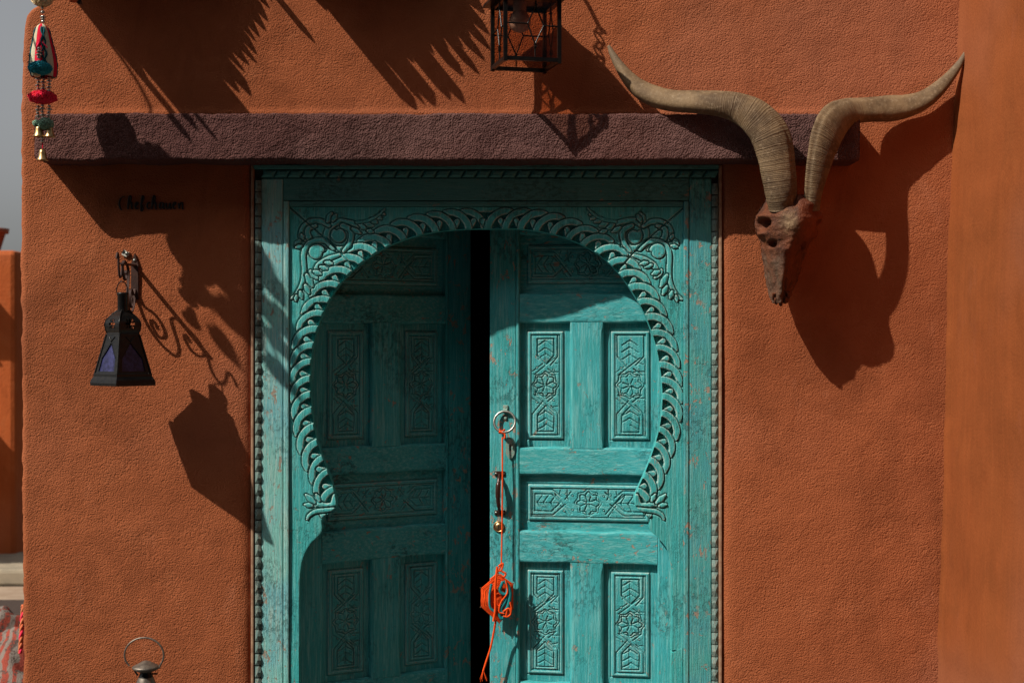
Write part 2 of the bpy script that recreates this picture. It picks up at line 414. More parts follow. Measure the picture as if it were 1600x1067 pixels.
def glass_mat(name, c, rough=.08, alpha=None):
    n = NM(name); tr = n.t.nodes.new('ShaderNodeBsdfTransparent'); tr.inputs[0].default_value = (*c, 1)
    gl = n.t.nodes.new('ShaderNodeBsdfGlossy'); gl.inputs['Roughness'].default_value = .12; mx = n.t.nodes.new('ShaderNodeMixShader'); mx.inputs[0].default_value = .05
    n.L(tr.outputs[0], mx.inputs[1]); n.L(gl.outputs[0], mx.inputs[2]); n.L(mx.outputs[0], n.o.inputs[0]); return n.m
M['amber'] = glass_mat('smoked_amber_glass', (.90, .80, .72))
M['bulb'] = simple('frosted_bulb', (.62, .50, .48), .25, bump=0., spec=.5)
def blue_mat():
    n = NM('blue_seeded_glass'); v = n.ramp(n.vor(330), .0, .28); a = n.noise(60, 4, .6)
    c = n.mix(n.ramp(a, .35, .65), (.012, .012, .046), (.034, .034, .115))
    c = n.mix(n.math('MULTIPLY', n.math('SUBTRACT', 1., v), .5), c, (.17, .17, .29))
    return n.done(c, .32, n.bump(v, .25, .001), spec=.35)
M['blue'] = blue_mat()
def rug_mat():
    n = NM('striped_rug'); g = n.P(1, 1, 1); wv = n.t.nodes.new('ShaderNodeTexWave'); wv.inputs['Scale'].default_value = 7; wv.inputs['Distortion'].default_value = 7
    wv.inputs['Detail'].default_value = 3; n.L(g, wv.inputs['Vector'])
    c = n.mix(n.ramp(wv.outputs['Fac'], .35, .6), (.30, .065, .045), (.22, .18, .155))
    c = n.mix(n.ramp(n.noise(45, 4, .6), .55, .62), c, (.10, .07, .06)); return n.done(c, .95, n.bump(n.noise(160, 3), 1., .006), spec=.05)
M['rug'] = rug_mat()

# ------------------------------------------------------------------ ground
gm = MB(); gm.add([(-150, -150, 0), (150, -150, 0), (150, 150, 0), (-150, 150, 0)], [(0, 1, 2, 3)])
put(gm.build('ground', M['ground']), kind='structure')

# ------------------------------------------------------------------ house wall with the door opening
OPX0, OPX1, OPY = 391, 1129, 256                            # opening in pixels at the wall face
WTOP = Z(-160)
XL0 = X(32)
def left_edge(z):                                           # x of the wall's free edge at height z
    py = 533.5 - (z - CAM_Z) / PX
    e = np.interp(py, [-160, -90, -40, -15, 0, 6, 14, 24, 45, 80, 150, 400, 1300], [420, 250, 140, 100, 76, 60, 47, 40, 36, 33.5, 31, 31, 36])
    return X(e) + .0022 * vnoise(z * 25, z * 0 + 3.3, 5) + .0016 * vnoise(z * 70, z * 0 + 1.3, 6)
xs = np.unique(np.round(np.concatenate([np.arange(XL0 + .02, X(OPX0), .0075), [X(OPX0)], np.arange(X(OPX0) + .0075, X(OPX1), .012), [X(OPX1)], np.arange(X(OPX1) + .0075, X(1522), .0075)]), 5))
zs = np.unique(np.round(np.concatenate([np.arange(-.02, Z(OPY), .0085), [Z(OPY)], np.arange(Z(OPY) + .0075, WTOP, .0075)]), 5))
def wall_mesh():
    nx, nz = len(xs), len(zs)
    Xg, Zg = np.meshgrid(xs, zs)                             # nz, nx
    le = left_edge(zs)[:, None]
    Xw = Xg + (le - XL0) * np.exp(-(Xg - XL0) / .16)
    Xw = np.maximum(Xw, le + .018 + (Xg - xs[0]) * .02)
    Y = -.0030 * fbm(Xg * 3.3, Zg * 3.3, 3, 4) - .0003 * fbm(Xg * 20, Zg * 20, 9, 2)
    Y -= .0012 * np.clip(fbm(Xg * 5, Zg * 12, 21, 3), 0, 1)
    # the plaster turns in at the door opening
    ex = np.minimum(np.abs(Xg - X(OPX0)), np.abs(Xg - X(OPX1))); ed = np.where((Zg < Z(OPY)), ex, np.where((Xg > X(OPX0)) & (Xg < X(OPX1)), np.abs(Zg - Z(OPY)), np.hypot(ex, Zg - Z(OPY))))
    Y += .010 * np.exp(-(ed / .009) ** 1.3) + .005 * np.exp(-(ed / .03) ** 2)
    # swell just above the lintel
    Y -= .006 * np.exp(-((Zg - Z(178)) / .010) ** 2) * (Xg < X(1290)) * np.clip((Xg - X(75)) / .1, 0, 1)
    # inner corner: soft cove towards the side wall
    front = np.stack([Xw, Y, Zg], -1)
    # rounded free edge and the side face, as extra columns on the left
    r = .020; ex_cols = []
    wob = .0025 * vnoise(zs * 30, zs * 0, 31)
    for a in (15, 35, 55, 75, 90):
        ex_cols.append(np.stack([le[:, 0] + r - r * math.sin(R(a)) + wob * math.sin(R(a)), Y[:, 0] + r - r * math.cos(R(a)), zs], -1))
    for yb in (.08, .2, .35): ex_cols.append(np.stack([le[:, 0] + wob, np.full(nz, yb), zs], -1))
    ex_cols.append(np.stack([np.full(nz, X(1522)), np.full(nz, .35), zs], -1))        # back face
    G = np.concatenate([np.stack(ex_cols[::-1], 1), front], 1)   # nz, n, 3
    n = G.shape[1]; off = len(ex_cols)
    V = G.reshape(-1, 3)
    ii, jj = np.meshgrid(np.arange(nz - 1), np.arange(n - 1), indexing='ij')
    a = ii * n + jj; F = np.stack([a, a + 1, a + n + 1, a + n], -1)
    j0 = jj - off
    xc = np.where(j0 >= 0, (xs[np.clip(j0, 0, nx - 1)] + xs[np.clip(j0 + 1, 0, nx - 1)]) / 2, -9)
    zc = ((zs[:-1] + zs[1:]) / 2)[:, None] + 0 * xc
    hole = (xc > X(OPX0)) & (xc < X(OPX1)) & (zc < Z(OPY))
    # the back face spans the opening too: cut it where the doorway is by leaving it out below the head
    back = (jj == 0) & (zc < Z(OPY))
    F = F[~hole & ~back]
    # top cap strip
    return V, F
V_, F_ = wall_mesh()
wall = empty('house_wall', (0, 0, 0), 'rough terracotta plaster wall that the teal door is set into', 'wall')
child_np('plaster_face', np_mesh('plaster_face', V_, F_), M['wall'], wall)
rv = MB()
rv.add([(X(OPX0), .006, -.02), (X(OPX0), .35, -.02), (X(OPX0), .35, Z(OPY)), (X(OPX0), .006, Z(OPY))], [(0, 1, 2, 3)])
rv.add([(X(OPX1), .006, -.02), (X(OPX1), .35, -.02), (X(OPX1), .35, Z(OPY)), (X(OPX1), .006, Z(OPY))], [(3, 2, 1, 0)])
rv.add([(X(OPX0), .006, Z(OPY)), (X(OPX1), .006, Z(OPY)), (X(OPX1), .35, Z(OPY)), (X(OPX0), .35, Z(OPY))], [(0, 1, 2, 3)])
rv.build('door_reveal', M['wall'], wall)
# dark room behind the door
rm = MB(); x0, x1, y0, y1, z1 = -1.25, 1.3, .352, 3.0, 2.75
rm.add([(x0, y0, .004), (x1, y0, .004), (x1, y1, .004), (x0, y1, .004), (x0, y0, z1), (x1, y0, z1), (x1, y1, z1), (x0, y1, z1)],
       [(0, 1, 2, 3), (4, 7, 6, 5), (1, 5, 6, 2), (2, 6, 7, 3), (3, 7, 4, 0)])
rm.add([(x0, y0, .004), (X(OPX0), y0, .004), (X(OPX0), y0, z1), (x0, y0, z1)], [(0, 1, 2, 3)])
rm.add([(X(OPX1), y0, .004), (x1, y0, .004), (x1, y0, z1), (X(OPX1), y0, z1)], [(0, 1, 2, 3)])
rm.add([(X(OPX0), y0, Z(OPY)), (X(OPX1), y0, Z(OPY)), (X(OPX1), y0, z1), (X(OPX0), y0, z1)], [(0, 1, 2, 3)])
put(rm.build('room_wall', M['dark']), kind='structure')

# side wall: smooth limewash, comes forward at the right
def side_mesh():
    ys = np.concatenate([np.linspace(.10, -.03, 12), np.linspace(-.06, -1.7, 60)]); zz = np.arange(-.02, WTOP, .02)
    Yg, Zg = np.meshgrid(ys, zz); py = 533.5 - (Zg - CAM_Z) / PX
    cx = np.interp(py, [-160, 0, 120, 240, 500, 760, 900, 1067, 1300], [1507, 1505, 1499, 1491, 1482, 1479, 1474, 1469, 1462])
    Xg = X(cx) + .004 * fbm(Yg * 3, Zg * 3, 51, 4) + .0025 * vnoise(Zg * 14, Yg * 4, 8) + .02 * np.clip(.03 + Yg, 0, 1) ** .5 * .3
    Xg = Xg - .010 * np.exp(-((Yg + 0.0) / .02) ** 2)        # cove
    V = np.stack([Xg, Yg, Zg], -1).reshape(-1, 3); n = len(ys)
    ii, jj = np.meshgrid(np.arange(len(zz) - 1), np.arange(n - 1), indexing='ij'); a = ii * n + jj
    F = np.stack([a, a + n, a + n + 1, a + 1], -1).reshape(-1, 4)
    b = len(V)                                              # thickness: a far face and the front edge
    E = np.stack([np.full(len(zz), X(1505) + .35), np.full(len(zz), -1.7), zz], -1); V = np.concatenate([V, E])
    i = np.arange(len(zz) - 1); F = np.concatenate([F, np.stack([i * n + n - 1, (i + 1) * n + n - 1, b + i + 1, b + i], -1)])
    return np_mesh('side_wall', V, F[:, ::-1])
put(link('side_wall', side_mesh(), M['side']), 'smooth orange limewashed wall meeting the rough wall at the corner beyond the horn', 'wall')

# ------------------------------------------------------------------ lintel
def lintel_mesh():
    L0, L1 = X(800 - (800 - 73) / 1.0), X(1333)
    z0, z1 = Z(258), Z(187)
    xs_ = np.arange(L0, L1, .006); ring = []
    m = 14
    dep = .122
    # cross-section: wall top -> front top -> front bottom -> wall bottom
    sec = [(.02, z1)] + [(-t * dep, z1) for t in np.linspace(0, .93, 12)]
    for a in (20, 45, 70): sec.append((-dep + .008 - .008 * math.sin(R(a)), z1 - .008 + .008 * math.cos(R(a))))
    sec += [(-dep, z) for z in np.linspace(z1 - .011, z0 + .011, 22)]
    for a in (20, 45, 70): sec.append((-dep + .008 - .008 * math.cos(R(a)), z0 + .008 - .008 * math.sin(R(a))))
    sec += [(-t * dep, z0) for t in np.linspace(.93, 0, 12)] + [(.02, z0)]
    sec = np.array(sec); K = len(sec)
    Xg = np.repeat(xs_[:, None], K, 1); Yg = np.repeat(sec[None, :, 0], len(xs_), 0); Zg = np.repeat(sec[None, :, 1], len(xs_), 0)
    t = (Xg - L0) / (L1 - L0)
    nz = fbm(Xg * 9, Zg * 9 + Yg * 7, 61, 4); nf = vnoise(Xg * 120, (Zg + Yg) * 120, 66) * .5 + vnoise(Xg * 160, (Zg + Yg) * 160, 67) * .7
    fr = np.clip(-Yg / dep, 0, 1)
    Yg = Yg * (1 - .045 * t) - (.0045 * nz + .0024 * nf) * fr
    Zg = Zg + np.where(np.abs(Zg - z1) < .012, .0032 * vnoise(Xg * 14, Yg * 3, 71) + .0015 * nf, 0) + np.where(np.abs(Zg - z0) < .012, .0042 * vnoise(Xg * 10, Yg * 3, 72) + .0015 * nf, 0)
    # rounded, irregular ends
    e = np.minimum(Xg - L0, L1 - Xg); sh = np.clip(1 - e / .02, 0, 1) ** 2
    zc = (z0 + z1) / 2; Zg = zc + (Zg - zc) * (1 - .10 * sh); Yg = Yg * (1 - .09 * sh)
    V = np.stack([Xg, Yg, Zg], -1).reshape(-1, 3); N = len(xs_)
    ii, jj = np.meshgrid(np.arange(N - 1), np.arange(K - 1), indexing='ij'); a = ii * K + jj
    F = np.stack([a, a + 1, a + K + 1, a + K], -1).reshape(-1, 4)
    # ends
    q = []
    for base in (0, (N - 1) * K):
        c = [base + i for i in range(K)]
        for i in range(K // 2 - 1): q.append((c[i], c[i + 1], c[K - 2 - i], c[K - 1 - i]))
    return np_mesh('lintel', V, np.concatenate([F, np.array(q)]))
put(link('lintel_beam', lintel_mesh(), M['lintel']), 'rough maroon lintel beam jutting from the wall above the teal door', 'lintel')

# ------------------------------------------------------------------ door frame
FY = .0115                                                   # face of the jamb boards, behind the wall face
frame = empty('door_frame', (X(760), FY, 0), 'carved teal door frame with a horseshoe arch, under the maroon lintel', 'door frame')
def fbox(name, px0, px1, py0, py1, y0, y1, mat, c=.0025, par=frame):
    b = MB(); b.box(X(px0), X(px1), y0, y1, Z(py1), Z(py0), c); return b.build(name, mat, par)
BOT = 1247
fbox('edge_fillet', 391.5, 396, 258, BOT, .004, .06, M['tan'])
fbox('edge_fillet', 1123.5, 1128.5, 258, BOT, .004, .06, M['tan'])
fbox('backing_strip', 396.2, 409, 264, BOT, FY + .010, .06, M['gap'])
fbox('backing_strip', 1111, 1123.3, 264, BOT, FY + .010, .06, M['gap'])
fbox('top_fillet', 396.2, 1123.3, 257.5, 264, .001, .06, M['head'])
fbox('backing_strip', 409.2, 1110.8, 264.2, 279, FY + .008, .06, M['head'])
fbox('jamb_board', 407.5, 441, 279, BOT, FY, .058, M['jamb'], .003)
fbox('jamb_board', 1078, 1112.5, 279, BOT, FY, .058, M['jambr'], .003)
fbox('head_board', 441.6, 1077.4, 278, 313, FY + .0007, .058, M['head'], .003)
fbox('inner_strip', 442, 450.5, 313.6, BOT, FY - .002, .058, M['jamb'], .0035)
fbox('inner_strip', 1068.8, 1077, 313.6, BOT, FY - .002, .058, M['jambr'], .0035)
fbox('inner_strip', 451, 1068.2, 313.8, 322, FY - .001, .058, M['head'], .0035)
# notched moulding: each notch a block of its own
def notch_mesh(wd, ht):
    b = MB(); q = wd / 2; h = ht / 2 * .96; t = .0062
    V = [(-q, .008, -h), (q, .008, -h), (q, .008, h), (-q, .008, h), (-q, 0, -h), (q * .1, 0, -h), (-q, 0, h), (q * .1, 0, h), (q * .95, -t * .1, -h * .1), (-q * .15, -t, -h * .05)]
    F = [(0, 3, 2, 1), (0, 1, 5, 4), (3, 6, 7, 2), (0, 4, 6, 3), (1, 2, 8), (1, 8, 5), (2, 7, 8), (4, 5, 9), (5, 8, 9), (8, 7, 9), (7, 6, 9), (6, 4, 9)]
    return b.add(V, F).mesh('moulding_notch')
def rope_mesh(ln, ht):
    b = MB(); l = ln / 2 * .93; h = ht / 2; k = ln * .32; t = .008
    ring = [(-l - k * .5, -h), (l - k * .5, -h), (l + k * .5, h), (-l + k * .5, h)]
    V = [(x, .007, z) for x, z in ring] + [(x * .92, -t * .3, z * .9) for x, z in ring] + [(x * .55, -t, z * .45) for x, z in ring]
    F = [(8, 9, 10, 11)]
    for lv in (0, 4):
        for i in range(4):
            j = (i + 1) % 4; F.append((lv + i, lv + j, lv + 4 + j, lv + 4 + i))
    return b.add(V, F).mesh('moulding_twist')
nm = notch_mesh(S(9.5), S(19)); nm.materials.append(M['mould'])
rmz = rope_mesh(S(21), S(12.5)); rmz.materials.append(M['head'])
def place(name, me, x, y, z, ry=0, sx=1, sz=1):
    o = link(name, me, None, frame); o.location = (x - frame.location.x, y - frame.location.y, z); o.rotation_euler = (0, ry, 0); o.scale = (sx, 1, sz); return o
py = 290.
while py < 1240:
    place('moulding_notch', nm, X(402.9), .0070, Z(py), 0, 1, random.uniform(.93, 1.0)); place('moulding_notch', nm, X(1117.6), .0070, Z(py + 5), 0, -1, random.uniform(.93, 1.0)); py += 19
px = 409.
while px < 1112:
    place('moulding_twist', rmz, X(px + 10.5), FY + .001, Z(271), 0, 1, random.uniform(.92, 1.0)); px += 21

# carved arch board
OUT = [(466, 1012), (466, 940), (467, 900), (472, 872), (484, 850), (498, 836), (502, 826), (501, 814), (508, 806), (521, 797), (525, 786), (521, 768), (511, 737), (498, 703), (489, 665),
       (484, 615), (484, 572), (489, 535), (499, 500), (513, 470), (533, 440), (562, 412), (602, 386), (650, 368), (703, 359), (760, 357), (822, 358), (878, 369), (930, 393), (966, 425), (992, 461),
       (1011, 497), (1025, 537), (1033, 580), (1036, 622), (1032, 665), (1022, 702), (1009, 738), (997, 765), (992, 778), (995, 793), (1007, 804), (1016, 812), (1017, 829), (1030, 842), (1045, 862), (1050, 892), (1051, 940), (1050, 1018)]
OC = smooth_path(OUT, 7)
SEG = np.concatenate([[0], np.cumsum(np.hypot(*np.diff(OC, axis=0).T))])
def out_at(s):
    p = np.array([np.interp(s, SEG, OC[:, 0]), np.interp(s, SEG, OC[:, 1])])
    q = np.array([np.interp(s + 6, SEG, OC[:, 0]), np.interp(s + 6, SEG, OC[:, 1])]); o_ = np.array([np.interp(s - 6, SEG, OC[:, 0]), np.interp(s - 6, SEG, OC[:, 1])])
    t = (q - o_) / np.linalg.norm(q - o_); n = np.array([t[1], -t[0]])          # travelling up the left side, n points out into the board
    return p, t, n
def arch_board():
    st = .72
    ux = np.arange(451.2, 1068.4, st); vy = np.arange(322.8, 1017, st)
    U, Vv = np.meshgrid(ux, vy); sh = U.shape; U = U.ravel().copy(); Vv = Vv.ravel().copy()
    # inside the opening?
    poly = np.concatenate([OC, [[1050, 1100], [466, 1100]]]); ins = np.zeros(U.shape, bool); n = len(poly)
    for i in range(n):
        x1_, y1_ = poly[i]; x2_, y2_ = poly[(i + 1) % n]
        if y1_ == y2_: continue
        c = ((y1_ > Vv) != (y2_ > Vv)); ins[c] ^= (U[c] < (x2_ - x1_) * (Vv[c] - y1_) / (y2_ - y1_) + x1_)
    H = np.zeros(U.shape); C = Carve(U, Vv, H)
    unit = 1.0                                              # heights in px too (2 mm)
    # sunk ground inside the braid
    s0 = SEG[7 * 10 + 3]; s1 = SEG[7 * 39 + 2]; smid = SEG[7 * 25]
    fwd = list(np.arange(s0 + 6, smid + 8, 25.5)); bwd = list(np.arange(s1 - 6, smid - 8, -25.5))
    for ss in np.arange(s0, s1, 7.):
        p, t, nn = out_at(ss); c = p + nn * 13
        C.blob(lambda a, b: np.hypot(a - c[0], b - c[1]) / 13.5, -5.0)
    C.H[C.H < -3] += .8 * rng.standard_normal((C.H < -3).sum()) * .6
    def local(p, t, nn, pts, sg): return [tuple(p + t * sg * a + nn * b) for a, b in pts]
    jb = random.Random(3)
    for lst, sg in ((fwd, 1), (bwd, -1)):
        for ss in lst[::-1]:
            ss += jb.gauss(0, .9); kb_ = jb.uniform(.9, 1.1)
            p, t, nn = out_at(ss)
            C.stroke(local(p, t, nn, [(11, 1), (14.5, 6), (19, 12.5)], sg), [4.8, 4.4, 4.2], up=-.4, dome=.35, gw=2., gd=3.4)
            path = smooth_path(local(p, t, nn, [(-25, 26.5), (-15, 27.5), (-4, 23.5), (5, 15.5), (10, 6), (11, -4)], sg), 5)
            C.stroke(path, np.array([4.4, 5.0, 5.3, 5.3, 5.2]) * kb_, up=.6 + jb.uniform(-.3, .25), dome=.5, gw=2.4, gd=3.8, tilt=-.8)
    # spandrel scrolls: left corner, mirrored to the right
    def spiral(c, r0, r1, a0, turns, n=40):
        return [(c[0] + (r0 + (r1 - r0) * k / n) * math.cos(a0 + 2 * math.pi * turns * k / n), c[1] + (r0 + (r1 - r0) * k / n) * math.sin(a0 + 2 * math.pi * turns * k / n)) for k in range(n + 1)]
    jm = random.Random(5)
    def mir(pts, m):
        ox, oy = jm.gauss(0, .9), jm.gauss(0, .9)
        return [((1520 - a) if m else a + 0, b + (oy if m else 0)) if not m else (1520 - a + ox, b + oy) for a, b in pts]
    for m in (0, 1):
        st_ = lambda pts, r, **k: C.stroke(mir(pts, m), np.array(r) * 1.3, **k)
        kw = dict(up=.2, dome=1.0, gw=2.8, gd=4.2)
        # stems
        st_(smooth_path([(560, 352), (545, 347), (528, 346), (513, 356), (509, 370), (516, 384), (530, 389), (545, 384)], 5), [2.6, 3.2, 3.6, 3.2, 3.], **kw)
        st_(smooth_path([(536, 392), (546, 378), (547, 360), (534, 352)], 5), [2., 3., 3.4, 3.], **kw)
        st_(smooth_path([(513, 352), (500, 345), (484, 346), (472, 356), (469, 370), (478, 374)], 5), [2.2, 3.2, 3.4, 2.8, 2.2], **kw)
        st_(smooth_path([(492, 352), (480, 358), (482, 372), (496, 384), (506, 390)], 5), [2., 3., 3.5, 3., 2.], **kw)
        st_(spiral((529, 367), 1, 9.5, 0, 1.6), [3.6, 3.2, 2.8], **kw)
        st_(smooth_path([(520, 388), (507, 376), (492, 376), (478, 384), (473, 398), (474, 420), (472, 440), (463, 458), (454, 466)], 5), [2.4, 3, 3.4, 3.2, 3., 3., 2.8, 2.4, 1.6], **kw)
        st_(spiral((493, 394), 1, 10, 1.5, 1.7), [3.8, 3.3, 2.8], **kw)
        st_(smooth_path([(529, 398), (512, 404), (497, 414), (490, 424)], 5), [2., 3.2, 3.6, 2.], **kw)
        # leaves, each a run of small lobes
        for (a, b, r) in (((511, 345), (517, 333), 4.), ((519, 344), (524, 335), 3.4), ((467, 376), (460, 384), 3.6), ((472, 372), (470, 366), 3.),
                          ((478, 430), (487, 447), 4.2), ((484, 424), (494, 435), 4.), ((476, 446), (482, 458), 3.6), ((468, 456), (471, 466), 3.4), ((462, 462), (461, 470), 2.8),
                          ((490, 424), (500, 428), 3.6), ((500, 417), (510, 420), 3.4), ((508, 410), (518, 412), 3.2),
                          ((562, 350), (572, 357), 4.2), ((570, 347), (581, 352), 4.), ((578, 342), (588, 347), 3.6), ((587, 337), (595, 341), 3.2), ((594, 331), (600, 334), 2.6), ((574, 360), (582, 362), 3.2),
                          ((462, 386), (470, 384), 3.2), ((550, 357), (562, 364), 3.2)):
            st_([a, ((a[0] + b[0]) / 2, (a[1] + b[1]) / 2), b], [r * .55, r, r * .45], up=.0, dome=1.5, gw=2.2, gd=3.6)
        st_(smooth_path([(556, 347), (575, 344), (590, 336), (600, 326)], 5), [1.8, 1.8, 1.5, 1.2], up=.2, dome=.5, gw=1.5, gd=2.2)
        # mitre joint
        C.groove(mir([(452, 324), (500, 366), (532, 396), (556, 424)], m), 1.4, 3.4)
    # curled feet of the arch
    for m in (0, 1):
        sh_ = lambda pts: [((1517.5 - a) if m else a, b) for a, b in pts]
        C.stroke(smooth_path(sh_([(523, 777), (519, 790), (507, 792), (497, 788), (488, 789)]), 5), [5, 5.5, 5, 4.2, 3.2], up=.3, dome=1.2, gw=2.6, gd=4)
        for (a, b, r) in (((490, 786), (477, 774), 5.), ((498, 783), (493, 773), 4.), ((486, 791), (475, 789), 4.2)):
            C.stroke(sh_([a, ((a[0] + b[0]) / 2, (a[1] + b[1]) / 2), b]), [r * .6, r, r * .4], up=.2, dome=1.4, gw=2.2, gd=3.2)
        C.stroke(smooth_path(sh_([(522, 796), (506, 798), (492, 800), (482, 806), (479, 812)]), 5), [3., 3.6, 3.6, 3., 2.], up=.3, dome=1.1, gw=2.4, gd=3.6)
    H = C.H
    # long vertical plane marks in the wood
    H += .10 * vnoise(U * .55, Vv * .012, 91) + .14 * vnoise(U * .16, Vv * .01, 92)
    # cells wholly outside the opening; their rim is snapped to the outline
    out = ~ins
    g = out.reshape(sh); q = g[:-1, :-1] & g[:-1, 1:] & g[1:, :-1] & g[1:, 1:]
    ii, jj = np.nonzero(q); n = sh[1]; a = ii * n + jj
    F = np.stack([a, a + n, a + n + 1, a + 1], -1)
    cnt = np.zeros(len(U), int); np.add.at(cnt, F.ravel(), 1)
    brd = np.nonzero((cnt > 0) & (cnt < 4) & (U > 452) & (U < 1067) & (Vv > 324) & (Vv < 1015.5))[0]
    for k in brd:                                            # nearest point of the outline
        d2 = (OC[:, 0] - U[k]) ** 2 + (OC[:, 1] - Vv[k]) ** 2; i0 = int(d2.argmin()); best = None
        for i in (max(i0 - 1, 0), min(i0, len(OC) - 2)):
            A_, B_ = OC[i], OC[i + 1]; dd = B_ - A_; tt = np.clip(((U[k] - A_[0]) * dd[0] + (Vv[k] - A_[1]) * dd[1]) / (dd @ dd), 0, 1); c_ = A_ + tt * dd
            q_ = np.hypot(*(c_ - (U[k], Vv[k])))
            if best is None or q_ < best[0]: best = (q_, c_)
        if best[0] < 2.: U[k], Vv[k] = best[1]; H[k] = min(H[k], .0) - .25
    used = np.unique(F); mp = -np.ones(len(U), int); mp[used] = np.arange(len(used))
    Vt = np.stack([X(U[used]), FY + .006 - H[used] * PX * 1.35, Z(Vv[used])], -1)
    wr = worn_glint_of(np.maximum(C.H, -5).reshape(sh), .9).ravel()[used]
    return np_mesh('carved_arch', Vt, mp[F], True, {'worn_glint': wr})
arch = child_np('carved_arch', arch_board(), M['arch'], frame)
# thickness of the arch board: the reveal that follows the outline, with a small chamfer, and the board's back
def arch_reveal():
    y0 = FY + .0066; y1 = FY + .046; V = []; F = []
    for (x, y) in OC: V += [(X(x), y0, Z(y)), (X(x), y1, Z(y))]
    for i in range(len(OC) - 1): F.append((2 * i, 2 * i + 1, 2 * i + 3, 2 * i + 2))
    me = np_mesh('arch_reveal', V, F, True); return me
sub('arch_reveal', arch_reveal(), M['arch'], arch, frame)
bk = MB()                                                   # back sheet, so that the board has its real thickness from behind
L_ = [p for p in OC if True]; half = len(OC) // 2
V = []; F = []
for (x, y) in OC:
    ox = 452 if x < 760 else 1067.5
    V += [(X(x), FY + .046, Z(y)), (X(ox), FY + .046, Z(min(y, 1012)))]
for i in range(len(OC) - 1):
    if OC[i][1] > 362 or True: F.append((2 * i, 2 * i + 1, 2 * i + 3, 2 * i + 2))
bk.add(V, F); bk.add([(X(452), FY + .0465, Z(323)), (X(1067.5), FY + .0465, Z(323)), (X(1067.5), FY + .0465, Z(357)), (X(452), FY + .0465, Z(357))], [(0, 1, 2, 3)])
sub('arch_back', bk, M['arch'], arch, frame)
# plinth pieces below the arch board, their top cut on the slant
for (pts, mt) in (([(451.5, 1002), (465.5, 1011), (466, BOT), (451.5, BOT)], 'arch'), ([(1050, 1022), (1067.5, 1013), (1067.5, BOT), (1050.5, BOT)], 'arch')):
    b = MB(); b.prism([(X(a), Z(c)) for a, c in pts], FY + .0045, FY + .046); b.build('plinth_piece', M[mt], frame)

